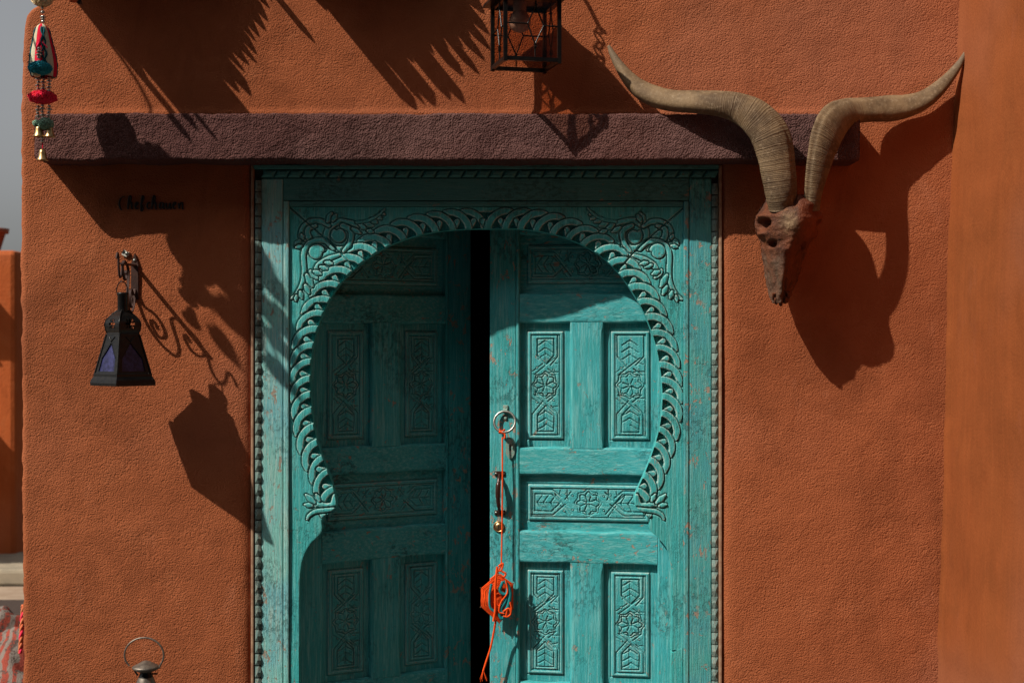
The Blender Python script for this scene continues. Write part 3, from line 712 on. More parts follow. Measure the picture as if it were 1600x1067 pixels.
# ------------------------------------------------------------------ door leaves
LW = .625                                                   # width of a leaf
def zl(py): return CAM_Z + (533.5 - py) * .002054           # height of a feature on the leaf
UA = (.098, .262); UB = (.368, .540)                        # panel openings, from the free edge
ROWS = [(366, 458, 'h'), (505, 699, 'v'), (743, 830, 'h'), (881, 1068, 'v'), (1112, 1206, 'h')]
def field_mesh(W, H, horiz=False, seed=0):
    """a panel with a raised carved field; W across, H along (metres); pattern runs along H"""
    st = .00135; pxm = 1 / .00208
    w_, h_ = W * pxm, H * pxm                               # pattern units: photo pixels
    nu, nv = int(W / st), int(H / st)
    us = np.linspace(-w_ / 2, w_ / 2, nu); vs_ = np.linspace(-h_ / 2, h_ / 2, nv)
    U, V = np.meshgrid(us, vs_); sh = U.shape; U = U.ravel(); V = V.ravel()
    # border distance from the field edge
    fw, fh = 27.5, h_ / 2 - 12.5                             # half sizes of the field
    e = np.maximum(np.abs(U) - fw, np.abs(V) - fh)
    Hh = np.where(e > 0, -2.6 + np.clip((e - 4) / 14, 0, 1) * -.9, 0)
    Hh = np.where((e > 0) & (e <= 2.2), -3.8, Hh)            # quirk round the field
    Hh = np.where((e <= 0) & (e > -2.2), -.9 + .9 * (-e / 2.2), Hh)
    Hh = np.where((e <= -4.4) & (e > -6.4), -1.8, Hh)        # second step
    Hh = np.where(e <= -6.4, -.5, Hh)
    C = Carve(U, V, Hh); iw = fw - 6.5; ih = fh - 6.5
    jr = random.Random(seed + 40)
    def ln(pts, wd=1.25, dp=2.6):
        if jr.random() < .05: return
        ox, oy, sk = jr.gauss(0, .45), jr.gauss(0, .5), jr.gauss(0, .012)
        C.groove([(a + ox + sk * b * .15 + jr.gauss(0, .22), b + oy + jr.gauss(0, .22)) for a, b in pts], wd * jr.uniform(.85, 1.25), dp * jr.uniform(.65, 1.2))
    def both(f):
        f(1); f(-1)
    def cap(sg):
        t = lambda pts: [(a, sg * b) for a, b in pts]
        y = ih
        # pointed shield with a herringbone leaf
        ln(t([(-13, y - 5), (13, y - 5), (13, y - 31), (0, y - 45), (-13, y - 31), (-13, y - 5)]), 1.4, 2.6)
        ln(t([(-19, y), (-19, y - 33), (-2, y - 53)])); ln(t([(19, y), (19, y - 33), (8, y - 46)])); ln(t([(-19.5, y), (19.5, y)]), 1.2, 2.4)
        flip = 1 if sg > 0 else -1
        for k in range(3):
            yy = y - 11 - k * 10.5
            for s2 in (-1, 1): ln(smooth_path(t([(0, yy + (3 if flip > 0 else -5)), (s2 * 6, yy - 1), (s2 * 11.5, yy - (5 if flip > 0 else -2))]), 4), 1.2, 2.3)
        ln(t([(0, y - 8), (0, y - 42)]), .9, 1.7)
        # crossing straps
        ln(t([(-17, y - 61), (14, y - 35)])); ln(t([(-20, y - 56), (-4, y - 44)]), 1.0, 2.)
        ln(t([(17, y - 61), (5, y - 51)])); ln(t([(19, y - 44), (11, y - 42)]), 1., 2.); ln(t([(20, y - 56), (8, y - 56), (4, y - 58)]), 1.1, 2.2)
        for (a, b) in ((-13, y - 50), (13, y - 53), (-11, y - 63), (11, y - 63)):
            C.stroke([(a, sg * b), (a + .1, sg * b)], 1.2, up=-.4, dome=.8, gw=1.3, gd=2.6)
    both(cap)
    ring = [((15.5 + 2.2 * math.cos(8 * a)) * math.cos(a), (15.5 + 2.2 * math.cos(8 * a)) * math.sin(a)) for a in np.linspace(0, 2 * math.pi, 81)]
    ln(ring, 1.3, 2.6)
    star = [((21.5 if i % 2 == 0 else 17.8) * math.cos(math.pi / 8 * i), (21.5 if i % 2 == 0 else 17.8) * math.sin(math.pi / 8 * i)) for i in range(17)]
    ln(star, 1.1, 2.2)
    for i in range(8):
        a = math.pi / 8 + math.pi / 4 * i; ln([(2 * math.cos(a), 2 * math.sin(a)), (11 * math.cos(a), 11 * math.sin(a))], 1.3, 2.4)
    if ih > 95:                                             # the longer field of a cross panel
        for sg in (-1, 1):
            ln([(-14, sg * 26), (10, sg * 40)]); ln([(14, sg * 28), (-6, sg * 38)])
    Hh = C.H + .12 * rng.standard_normal(U.shape) * (np.abs(U) < fw - 6.5) * (np.abs(V) < fh - 6.5)
    A = U / pxm; B = V / pxm; Y = -Hh / pxm * 1.35; wr = worn_glint_of(C.H.reshape(sh), 1.0).ravel()
    ii, jj = np.meshgrid(np.arange(sh[0] - 1), np.arange(sh[1] - 1), indexing='ij'); a = ii * sh[1] + jj
    F = np.stack([a, a + 1, a + sh[1] + 1, a + sh[1]], -1).reshape(-1, 4)
    if horiz: return np_mesh('carved_panel', np.stack([-B, Y, A], -1), F, True, {'worn_glint': wr})
    return np_mesh('carved_panel', np.stack([A, Y, B], -1), F, True, {'worn_glint': wr})
hv = zl(505) - zl(699)
pm_v = [field_mesh(.166, hv, False, q) for q in range(4)]; pm_h = [field_mesh(zl(743) - zl(830), UB[1] - UA[0], True, 10 + q) for q in range(2)]
for me_ in pm_v: me_.materials.append(M['leaf'])
for me_ in pm_h: me_.materials.append(M['leaf_x'])
pn = [0]

def make_leaf(name, hinge, ang, sgn, label):
    """sgn +1: hinge at the right, free edge at the left (local x runs from -LW to 0); -1 mirrored"""
    t = empty(name, (hinge[0], hinge[1], 0), label, 'door'); t.rotation_euler = (0, 0, ang)
    ux = (lambda u: u - LW) if sgn > 0 else (lambda u: LW - u)
    TH = .012                                               # how far the framing stands proud of the panels' ground
    def bx(nm_, u0, u1, py0, py1, y0, y1, mat, c=.004):
        b = MB(); b.box(ux(u0), ux(u1), y0, y1, zl(py1), zl(py0), c); o = link(nm_, b.mesh(nm_), M[mat], t); return o
    bx('stile', .0, .0865, 320, 1238, 0, .042, 'stile'); bx('astragal', .0865, .0975, 320, 1238, -.003, .042, 'stile', .0048)
    bx('stile', UB[1] + .002, LW, 320, 1238, 0, .042, 'leaf')
    a0, a1 = .0979, UB[1] + .0016
    for (p0, p1) in ((320, 366), (458, 505), (699, 743), (830, 881), (1068, 1112), (1206, 1238)): 
        # rail with a wide bevelled and stopped edge
        b = MB(); x0_, x1_ = sorted((ux(a0), ux(a1))); zt, zb = zl(p0), zl(p1); bv = .0055
        N = 40; xs2 = np.linspace(x0_, x1_, N); prof = [(.040, zt), (.014, zt), (.0035, zt - bv * .35), (.0008, zt - bv), (0, zt - bv - .004), (0, zb + bv + .004), (.0008, zb + bv), (.0035, zb + bv * .35), (.014, zb), (.040, zb)]
        Vv = [(x, y, z + .0012 * math.sin(x * 31 + p0)) for x in xs2 for (y, z) in prof]; K = len(prof)
        Ff = [(i * K + k, (i + 1) * K + k, (i + 1) * K + k + 1, i * K + k + 1) for i in range(N - 1) for k in range(K - 1)]
        b.add(Vv, Ff, False); b.add(Vv[:K], [list(range(K))]); b.add(Vv[-K:], [list(range(K))[::-1]])
        link('rail', b.mesh('rail'), M['leaf_x'], t)
    for (p0, p1) in ((505, 699), (881, 1068)):
        b = MB(); u0, u1 = UA[1], UB[0]; zt, zb = zl(p0) + .003, zl(p1) - .003; N = 30; zz = np.linspace(zb, zt, N); Vv = []
        for z in zz:
            e = min(z - zb, zt - z); fl = .010 * math.exp(-(e / .030) ** 2)       # the bevel runs out in a curve at both ends
            bv = .0075 - fl * .7
            prof = [(u0 - .001, .040), (u0 - .001 + 0, .010), (u0 + bv * .35, .004), (u0 + bv, .0012), (u0 + bv + .004, .0006), (u1 - bv - .004, .0006), (u1 - bv, .0012), (u1 - bv * .35, .004), (u1 + .001, .010), (u1 + .001, .040)]
            Vv += [(ux(u), y, z) for u, y in prof]
        K = 10; Ff = [(i * K + k, (i + 1) * K + k, (i + 1) * K + k + 1, i * K + k + 1) for i in range(N - 1) for k in range(K - 1)]
        b.add(Vv, Ff, False); b.add(Vv[:K], [list(range(K))]); b.add(Vv[-K:], [list(range(K))[::-1]])
        link('muntin', b.mesh('muntin'), M['leaf'], t)
    for (p0, p1, k) in ROWS:
        zc = (zl(p0) + zl(p1)) / 2; h = zl(p0) - zl(p1)
        if k == 'v':
            for (u0, u1) in (UA, UB):
                pn[0] += 1; o = link('panel', pm_v[pn[0] % 4], None, t); o.location = (ux((u0 + u1) / 2), .0130, zc); o.scale = ((u1 - u0 + .003) / .166, 1, h / hv)
        else:
            pn[0] += 1; o = link('panel', pm_h[pn[0] % 2], None, t); o.location = (ux((UA[0] + UB[1]) / 2), .0130, zc); o.scale = (1.003, 1, h / (zl(743) - zl(830)) * 1.004)
    b = MB(); b.box(ux(.012), ux(LW - .012), .030, .039, zl(1236), zl(322)); link('back_board', b.mesh('back_board'), M['leaf'], t)
    return t, ux
leafR, uxR = make_leaf('door_leaf', (.545, .07), R(-9), 1, 'right door leaf in sun, ajar, with ring knocker, pull handle and brass lock')
leafL, uxL = make_leaf('door_leaf', (-.680, .07), R(30), -1, 'left door leaf opened inward and all in shade, without hardware')

# hardware on the right leaf, in the leaf's own space
def on_leaf(px, py):
    """leaf-space x and z of a photo point on the right leaf's face"""
    c, s = math.cos(R(-9)), math.sin(R(-9)); dx = (px - 800) * PX / D
    # ray: (dx*t, -D + t); leaf line: (.545 + c*l, .07 + s*l)
    l = (dx * (.07 + D) - .545) / (c - dx * s); dist = .07 + s * l + D
    return l, CAM_Z + (533.5 - py) * PX / D * dist
def circ(c, r, ax='y', n=32, ph=0, arc=1.):
    out = []
    for k in range(n + (0 if arc == 1. else 1)):
        a = ph + 2 * math.pi * arc * k / n
        out.append((c[0] + r * math.cos(a), c[1], c[2] + r * math.sin(a)) if ax == 'y' else (c[0], c[1] + r * math.cos(a), c[2] + r * math.sin(a)))
    return out
kx, kz = on_leaf(790, 659); RK = .0345
kb = MB(); kb.box(kx - .0085, kx + .0085, -.005, .001, kz + RK - .004, kz + RK + .020, .002); kb.tube([(kx - .007, -.008, kz + RK + .004), (kx + .007, -.008, kz + RK + .004)], .006, 10)
kb.lathe([(.003, 0), (.003, .0015), (.001, .0025)], (kx, -.005, kz + RK + .012), 8, 'y')
strap = link('knocker_plate', kb.mesh('knocker_plate'), M['greensteel'], leafR)
b = MB(); ring = circ((0, 0, 0), RK, n=40); tl = R(16)
ring = [(kx + x, -.010 - (RK - z) * math.sin(tl), kz + RK - (RK - z) * math.cos(tl)) for x, y, z in ring]
b.tube(ring, .0042, 10, closed=True); link('knocker_ring', b.mesh('knocker_ring'), M['steel'], leafR)
b = MB(); b.lathe([(.006, 0), (.0055, .004), (.003, .006)], (kx, .0, kz + RK * .35), 10, 'y'); link('ring_stud', b.mesh('ring_stud'), M['greensteel'], leafR)
ex, ez = on_leaf(797.5, 700)
b = MB(); pl = [(ex + .0165 * math.cos(a) * (1 if abs(math.sin(a)) < .7 else .92), ez + .034 * math.sin(a)) for a in np.linspace(0, 2 * math.pi, 28, endpoint=False)]
pl = [(max(ex - .0145, min(ex + .0145, x)), z) for x, z in pl]; b.prism(pl, -.006, .001)
kp = link('key_plate', b.mesh('key_plate'), M['greensteel'], leafR)
b = MB(); b.lathe([(.0045, 0), (.0042, .0012), (.0001, .0014)], (ex, -.006, ez + .010), 12, 'y', cap=False); b.prism([(ex - .0018, ez + .010), (ex + .0018, ez + .010), (ex + .0028, ez - .008), (ex - .0028, ez - .008)], -.0074, -.005)
link('keyhole', b.mesh('keyhole'), M['letter'], kp)
b = MB(); b.lathe([(.003, 0), (.0025, .0015), (.001, .002)], (ex + .001, -.006, ez - .020), 10, 'y'); link('screw', b.mesh('screw'), M['steel'], kp)
hx, hz = on_leaf(781, 770); hh = on_leaf(781, 741)[1] - hz
b = MB()
b.tube(smooth_path([(hx, -.006, hz + hh), (hx, -.020, hz + hh * .72), (hx - .001, -.030, hz + hh * .3), (hx - .001, -.031, hz - hh * .15), (hx, -.022, hz - hh * .68), (hx, -.006, hz - hh)], 6), [.0045] * 4 + [.0065] * 5 + [.0082] * 10 + [.0065] * 6 + [.0048] * 6, 10)
hd = link('pull_handle', b.mesh('pull_handle'), M['brownmetal'], leafR)
for sg in (1, -1):
    b = MB(); b.box(hx - .0175, hx + .0175, -.0045, .001, hz + sg * (hh + .003) - .008, hz + sg * (hh + .003) + .008, .002); link('handle_foot', b.mesh('handle_foot'), M['brownmetal'], hd)
    for s2 in (-1, 1):
        b = MB(); b.lathe([(.0042, 0), (.0038, .0015), (.0012, .0022)], (hx + s2 * .0115, -.0045, hz + sg * (hh + .003)), 10, 'y'); link('screw', b.mesh('screw'), M['steel'], hd)
cx, cz = on_leaf(779.5, 822.5)
b = MB(); b.lathe([(.0185, 0), (.0182, .003), (.0165, .0052), (.0145, .0048), (.0135, .003), (.0125, .003), (.0118, .0046), (.004, .0052), (.0001, .0052)], (cx, 0, cz), 28, 'y', cap=False)
lk = link('lock_cylinder', b.mesh('lock_cylinder'), M['brass'], leafR)
b = MB(); b.box(cx - .0012, cx + .0012, -.0056, -.004, cz - .0065, cz + .0065); link('key_slot', b.mesh('key_slot'), M['letter'], lk)

# ------------------------------------------------------------------ orange yarn ornament hung from the ring
MR = Matrix.Translation(Vector((.545, .07, 0))) @ Matrix.Rotation(R(-9), 4, 'Z')
knot = MR @ Vector((kx - .008, -.026, kz - RK * .94))
orn = empty('yarn_ornament', knot, 'orange and teal woven yarn ornament hanging on a cord from the door ring', 'ornament')
OD = -knot.y                                                # depth in front of wall (negative: behind the face)
def Q(px, py, dd=0): return P(px, py, OD + dd)
b = MB()
for k in range(3): b.tube([p + Vector((0, .002 * k, 0)) for p in [Vector((knot.x + .0085 * math.cos(a), knot.y + .0065 * math.sin(a) - .001, knot.z + .006 * math.sin(a * 2 + k) * .5 + .003 * k)) for a in np.linspace(0, 2 * math.pi, 14)]], .0026, 7)
b.tube(smooth_path([knot + Vector((.004, -.004, .002)), knot + Vector((.010, -.006, -.008)), knot + Vector((.008, -.006, -.020))], 5), .0032, 7)
b.build('cord_knot', M['orange'], orn)
b = MB(); b.tube(smooth_path([Q(785, 683), Q(785.2, 740, .004), Q(784.5, 820, .004), Q(783.5, 886, .006)], 8), .0026, 7); b.build('hanging_cord', M['orange'], orn)
# hexagonal web: windings round three crossed sticks
ctr = Q(778, 936, .012)
hexa = [Q(752.5, 919, .02), Q(779, 897, .004), Q(801, 912, -.004), Q(801, 950, -.004), Q(780, 972, .006), Q(752.5, 947, .02)]
for i in range(11):
    f = .28 + .72 * i / 10; b = MB(); pts = []
    for k in range(6):
        a = ctr + (hexa[k] - ctr) * f; c_ = ctr + (hexa[(k + 1) % 6] - ctr) * f
        for t in (0, .33, .66): pts.append(a.lerp(c_, t) + Vector((random.uniform(-.0006, .0006), (1 - f) * -.014 + random.uniform(-.001, .001), random.uniform(-.0006, .0006))))
    b.tube(pts, .0024, 6, closed=True); b.build('yarn_winding', M['orange'], orn)
b = MB(); back = [ctr + (h_ - ctr) * .97 + Vector((0, .0015, 0)) for h_ in hexa]; mid6 = [ctr + (h_ - ctr) * .28 + Vector((0, -.0085, 0)) for h_ in hexa]
b.add(back + mid6 + [ctr + Vector((0, -.010, 0)), ctr + Vector((0, .003, 0))], [(k, (k + 1) % 6, 6 + (k + 1) % 6, 6 + k) for k in range(6)] + [(6 + k, 6 + (k + 1) % 6, 12) for k in range(6)] + [((k + 1) % 6, k, 13) for k in range(6)])
b.build('yarn_web', M['orange'], orn)
for k in range(3):
    b = MB(); d_ = (hexa[k] - hexa[k + 3]).normalized() * .006; b.tube([hexa[k] + d_, hexa[k + 3] - d_], .0018, 6); b.build('cross_stick', M['timber'], orn)
for (pts, r) in (([(768, 912), (765, 930), (766, 948), (774, 956)], .0042), ([(786, 908), (781, 922), (790, 928), (795, 916), (787, 907)], .0052), ([(794, 918), (790, 938), (783, 950), (786, 957), (793, 948), (797, 930), (795, 916)], .0062), ([(779, 958), (784, 966), (790, 958)], .005)):
    b = MB(); b.tube(smooth_path([Q(a, c, .030) for a, c in pts], 6), r, 9); b.build('teal_cord', M['tealcord'], orn)
for (pts, r) in (([(777, 885), (774, 915), (774, 950), (771, 970)], .0040), ([(784, 880), (776, 896), (766, 905)], .0028), ([(790, 905), (793, 925), (783, 940), (780, 955), (788, 958)], .0026), ([(797, 940), (799, 950), (797, 960), (791, 962), (793, 950)], .0026),
                 ([(786, 955), (795, 950), (798, 958), (793, 963), (786, 962)], .0028), ([(779, 884), (786, 880), (783, 891), (777, 890)], .003), ([(784, 892), (790, 896), (787, 901), (781, 897)], .0034)):
    b = MB(); b.tube(smooth_path([Q(a, c, .036) for a, c in pts], 6), r, 7); b.build('yarn_loop', M['orange'], orn)
b = MB(); b.tube(smooth_path([Q(775, 968, .03), Q(772, 985, .02), Q(767, 1010, .016), Q(760, 1032, .016), Q(755, 1048, .016)], 6), .0034, 7); b.build('cord_tail', M['orange'], orn)
b = MB()
for k in range(9): b.tube([Q(755, 1046, .016), Q(755 + random.uniform(-6, 7), 1061 + random.uniform(-3, 4), .016 + random.uniform(-.008, .008))], [.0013, .0008], 4)
b.build('cord_fringe', M['orange'], orn)

# ------------------------------------------------------------------ horned skull
sk = empty('animal_skull', P(1238, 310, .02), 'weathered reddish skull with two long curved horns, hung right of the door', 'skull')
def skull_mesh():
    NT, NA = 90, 96
    ts = np.linspace(0, 1, NT); an = np.linspace(0, 2 * math.pi, NA, endpoint=False)
    key = [0, .05, .12, .2, .28, .36, .45, .58, .72, .84, .93, 1.]
    cx_ = np.interp(ts, [0, .3, .58, .72, 1.], [1236, 1231, 1223, 1222, 1218]); cy_ = np.interp(ts, [0, 1], [304, 474])
    hw = np.interp(ts, key, [27, 39, 45, 52, 53, 47, 38, 32.5, 27, 22, 17, 12]); fr = np.interp(ts, key, [.165, .19, .208, .216, .214, .204, .193, .180, .167, .156, .15, .143]); bk_ = np.interp(ts, key, [.10, .05, .03, .02, .02, .02, .02, .02, .025, .04, .06, .09])
    T, A = np.meshgrid(ts, an, indexing='ij')
    CX, CY, HW, FR, BK = [np.repeat(v[:, None], NA, 1) for v in (cx_, cy_, hw, fr, bk_)]
    ca, sa = np.cos(A), np.sin(A)                            # sa > 0 : front
    p = .82
    u = np.sign(ca) * np.abs(ca) ** p
    ex_ = np.interp(T, [0, .1, .4, .55, 1], [2.6, 2.8, 2.4, 1.6, 1.5]); vf = np.where(sa > 0, 1 - np.abs(u) ** ex_, -np.abs(sa) ** .6)
    mid = BK + (FR - BK) * .42
    dd = np.where(vf > 0, mid + (FR - mid) * vf, mid + (mid - BK) * vf)
    dd = dd + np.where(sa > 0, .030 * u * np.interp(T, [0, .4, .6, 1], [1, 1, .2, 0]) * sa, 0)
    pxx = CX + HW * u * (1 + .0 * T); pyy = CY + 0 * A
    # back half narrower: jaw line
    pxx = np.where(sa < 0, CX + (pxx - CX) * (1 - .25 * np.clip(-sa, 0, 1)), pxx)
    k = (D - dd) / D
    Xw = (pxx - 800) * PX * k; Zw = CAM_Z + (533.5 - pyy) * PX * k; Yw = -dd
    P3 = np.stack([Xw, Yw, Zw], -1)
    cen = np.stack([(CX - 800) * PX * (D - mid) / D, -mid, CAM_Z + (533.5 - CY) * PX * (D - mid) / D], -1)
    dirn = P3 - cen; ln_ = np.linalg.norm(dirn, axis=-1, keepdims=True); dirn = dirn / np.maximum(ln_, 1e-6)
    off = np.zeros(T.shape)
    def dent(px_, py_, d_, r, amt):
        c = np.array(P(px_, py_, d_)); q = np.linalg.norm((P3 - c) / np.array(r), axis=-1); return amt * np.exp(-q ** 2 * 1.2)
    def pit(px_, py_, d_, r, amt):                             # steep-sided hole
        c = np.array(P(px_, py_, d_)); q = np.linalg.norm((P3 - c) / np.array(r), axis=-1); return amt * np.clip(1.25 - q ** 4, 0, 1)
    off += dent(1189, 336, .15, (.020, .03, .008), .016) + dent(1287, 337, .14, (.022, .026, .010), .014)  # brow rims
    off += dent(1188, 366, .13, (.020, .03, .008), .016) + dent(1276, 370, .12, (.020, .03, .009), .012)   # cheek bones
    off -= pit(1193, 350, .125, (.020, .060, .017), .042)        # left eye socket
    off -= pit(1279, 352, .115, (.020, .060, .017), .042)        # right eye socket
    off -= pit(1206, 381, .15, (.011, .05, .013), .024) + pit(1257, 384, .15, (.010, .05, .012), .020)     # lacrimal pits
    off -= dent(1218, 408, .18, (.014, .03, .028), .007)
    off += dent(1238, 400, .20, (.010, .03, .06), .008) + dent(1224, 442, .17, (.006, .02, .04), .006) + dent(1234, 440, .165, (.005, .02, .035), .005)
    off -= dent(1229, 450, .17, (.0040, .03, .034), .016)        # nasal slit
    off -= dent(1213, 438, .14, (.006, .03, .03), .012)
    off += dent(1206, 318, .17, (.03, .03, .014), .012) + dent(1266, 318, .17, (.02, .03, .014), .012)      # burrs below the horns
    off -= dent(1241, 318, .19, (.010, .04, .02), .016)
    off += .0022 * fbm(T * 16, A * 3.4 + 5, 81, 3) + .0014 * vnoise(T * 60, A * 16, 85) - .0035 * np.clip(vnoise(A * 9, T * 7, 88), 0, 1) ** 2
    P3 = P3 + dirn * off[..., None]
    V = P3.reshape(-1, 3)
    pale = np.exp(-(((pxx - 1234) / 13) ** 2 + ((pyy - 348) / 17) ** 2)) * (sa > 0)
    bounce_ridge_red = np.clip((pxx - 1244) / 10, 0, 1) * np.exp(-((pyy - 350) / 42) ** 2)  # painted bounce glow on the right side of the skull
    bounce_ridge_red = np.maximum(bounce_ridge_red, .6 * np.exp(-(((pxx - 1236) / 9) ** 2 + ((pyy - 395) / 30) ** 2)))
    grey = np.clip((pyy - 385) / 25, 0, 1) * np.clip((1230 - pxx) / 8, 0, 1)
    ii, jj = np.meshgrid(np.arange(NT - 1), np.arange(NA), indexing='ij'); j2 = (jj + 1) % NA
    F = np.stack([ii * NA + jj, ii * NA + j2, (ii + 1) * NA + j2, (ii + 1) * NA + jj], -1).reshape(-1, 4)
    q = []
    for base in (0, (NT - 1) * NA):
        for i in range(NA // 2 - 1): q.append((base + i, base + i + 1, base + NA - 2 - i, base + NA - 1 - i))
    return np_mesh('cranium', V, np.concatenate([F, np.array(q)]), True, {'pale': pale.ravel(), 'bounce_ridge_red': bounce_ridge_red.ravel(), 'grey': grey.ravel()})
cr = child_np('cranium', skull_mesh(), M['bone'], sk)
for (px_, py_) in ((1209, 464), (1213, 471), (1220, 474), (1227, 470), (1231, 462)):    # stubs of the front teeth and jaw
    b = MB(); b.tube([P(px_, py_ - 6, .135), P(px_ + random.uniform(-1, 1), py_ + 2, .128), P(px_, py_ + 4, .118)], [.006, .0055, .003], 7); sub('tooth_stub', b, M['bone'], cr, sk)
b = MB(); b.tube([P(1238, 330, .06), P(1238, 330, -.01)], .006, 8); b.build('hanging_nail', M['iron'], sk)

def horn_mesh(cl, keel_ang, seed, kg=.5, turn=0., low=2.):
    A = smooth_path(cl, 12); N = len(A); pts = [P(a[0], a[1], a[2]) for a in A]; rad = np.array([a[3] * PX * .5 * (D - a[2]) / D for a in A]); asp = np.array([a[4] for a in A])
    K = 40; V = []; along = []; L = np.concatenate([[0], np.cumsum([(pts[i + 1] - pts[i]).length for i in range(N - 1)])]); L /= L[-1]
    yv = Vector((0, -1, 0))
    for i in range(N):
        t = (pts[min(i + 1, N - 1)] - pts[max(i - 1, 0)]).normalized()
        v = (yv - t * yv.dot(t)).normalized(); u = t.cross(v); tn = turn * max(0, 1 - max(0, L[i] - .3) * 5); u, v = u * math.cos(tn) + v * math.sin(tn), v * math.cos(tn) - u * math.sin(tn)          # u across in view, v to the viewer
        for k in range(K):
            a = 2 * math.pi * k / K; ka = keel_ang
            da = (a - ka + math.pi) % (2 * math.pi) - math.pi
            f = 1 + .16 * math.exp(-(da / .30) ** 2) * (1 - L[i]) - .17 * math.exp(-((da - kg) / .13) ** 2) * max(0, 1 - L[i] * 1.6)
            f *= 1 + .007 * math.sin(L[i] * 190 + 1.5 * math.sin(L[i] * 31)) * max(0, 1 - L[i] * 1.9) + .02 * float(vnoise(np.array(L[i] * 24), np.array(a * 1.7), seed))
            dl = (a - low + math.pi) % (2 * math.pi) - math.pi; f *= 1 + .24 * math.exp(-(dl / .5) ** 2) * min(1, max(0, L[i] - .42) * 8) * max(0, 1 - max(0, L[i] - .8) * 5)
            V.append(pts[i] + u * math.cos(a) * rad[i] * f + v * math.sin(a) * rad[i] * asp[i] * f); along.append(L[i])
    F = [(i * K + k, i * K + (k + 1) % K, (i + 1) * K + (k + 1) % K, (i + 1) * K + k) for i in range(N - 1) for k in range(K)]
    for base in (0, (N - 1) * K):
        for i in range(K // 2 - 1): F.append((base + i, base + i + 1, base + K - 2 - i, base + K - 1 - i))
    return np_mesh('horn', V, F, True, {'along': along})
# px, py, depth, width px, depth/width
hl = [(1222, 326, .17, 42, .8), (1219, 300, .185, 48, .8), (1215, 268, .193, 53, .62), (1210, 238, .196, 57, .55), (1201, 210, .195, 60, .52), (1182, 186, .190, 55, .55), (1155, 170, .182, 46, .65), (1124, 163, .17, 39, .75),
      (1086, 160, .150, 35, .8), (1050, 158, .125, 33, .8), (1020, 150, .105, 33, .8), (998, 138, .085, 28, .85), (980, 120, .07, 21, .9), (967, 102, .06, 15, 1), (957, 85, .052, 10, 1), (951, 72, .048, 5, 1)]
hr = [(1268, 328, .155, 27, .8), (1271, 304, .168, 29, .7), (1276, 276, .176, 37, .52), (1283, 245, .178, 46, .42), (1291, 217, .170, 54, .38), (1302, 194, .150, 56, .40), (1318, 180, .122, 47, .5), (1338, 174, .092, 39, .65), (1362, 172, .070, 38, .75),
      (1392, 170, .056, 40, .7), (1418, 166, .048, 35, .72), (1442, 157, .045, 29, .78), (1464, 141, .044, 24, .85), (1484, 120, .043, 17, .9), (1499, 100, .042, 11, 1), (1508, 82, .040, 4, 1)]
h1 = child_np('horn', horn_mesh(hl, R(-4), 3, .62, R(-6), R(118)), M['horn'], sk); h1['label'] = 'horn sweeping left over the lintel'
h2 = child_np('horn', horn_mesh(hr, R(184), 4, -.55, R(-25), R(62)), M['horn'], sk); h2['label'] = 'horn sweeping right to the side wall'

# ------------------------------------------------------------------ big lantern at the top
LD = .150                                                   # depth of its axis
lan = empty('wall_lantern', P(822, 60, LD), 'black square lantern with leaded amber panes, top centre above the lintel', 'lantern')
LXY = P(821, 60, LD); a15 = R(14)
def LL(u, v, py):                                           # lantern space: u right, v towards camera (half side = 1); py at the lantern axis
    hs = .0825; c, s = math.cos(a15), math.sin(a15); x = u * hs; y = -v * hs
    return Vector((LXY.x + x * c - y * s, LXY.y + x * s + y * c, CAM_Z + (533.5 - py) * PX * (D - LD) / D))
PT, PB = 6, 101
for (u, v) in ((-1, -1), (1, -1), (1, 1), (-1, 1)):
    b = MB(); b.bar(LL(u, v, PT - 8), LL(u, v, PB + 5), .011, .011, up=LL(0, 1, 0) - LL(0, 0, 0)); b.build('corner_post', M['iron'], lan)
for (p, h) in ((PB, .012), (PT, .014)):
    for (a, c_) in (((-1, -1), (1, -1)), ((1, -1), (1, 1)), ((1, 1), (-1, 1)), ((-1, 1), (-1, -1))):
        b = MB(); b.bar(LL(*a, p), LL(*c_, p), h, .009, up=LL(a[0] + c_[0], a[1] + c_[1], 0) - LL(0, 0, 0)); b.build('frame_rail', M['iron'], lan)
for f in range(4):                                          # leaded pattern and glass on each face
    rot = [lambda s: (s, 1), lambda s: (1, -s), lambda s: (-s, -1), lambda s: (-1, s)][f]
    mid_ = LL(*rot(0), 50) - LL(0, 0, 50)
    pt = lambda s, py_: LL(*rot(s), py_)
    b = MB()
    for (p_, q_) in (((-.92, 47), (-.18, 47)), ((-.18, 47), (.12, 19)), ((.12, 19), (.42, 49)), ((.42, 49), (.95, 49)), ((-.18, 47), (.10, 78)), ((.42, 49), (.10, 78)), ((.10, 78), (.10, 97)), ((.12, 19), (.12, 9))):
        b.tube([pt(*p_), pt(*q_)], .0024, 6)
    for q_ in ((.10, 78), (.12, 19), (.10, 82)): b.tube([pt(q_[0] - .04, q_[1]), pt(q_[0] + .04, q_[1])], .005, 8)
    b.build('leading', M['iron'], lan)
    b = MB(); n_ = mid_.normalized() * .0015; c4 = [pt(-.92, 97), pt(.92, 97), pt(.92, 12), pt(-.92, 12)]; cc = [p_ - mid_ * .05 for p_ in c4]
    b.add([p_ + n_ for p_ in cc] + [p_ - n_ for p_ in cc], [(0, 1, 2, 3), (7, 6, 5, 4), (0, 4, 5, 1), (1, 5, 6, 2), (2, 6, 7, 3), (3, 7, 4, 0)]); b.build('glass_pane', M['amber'], lan)
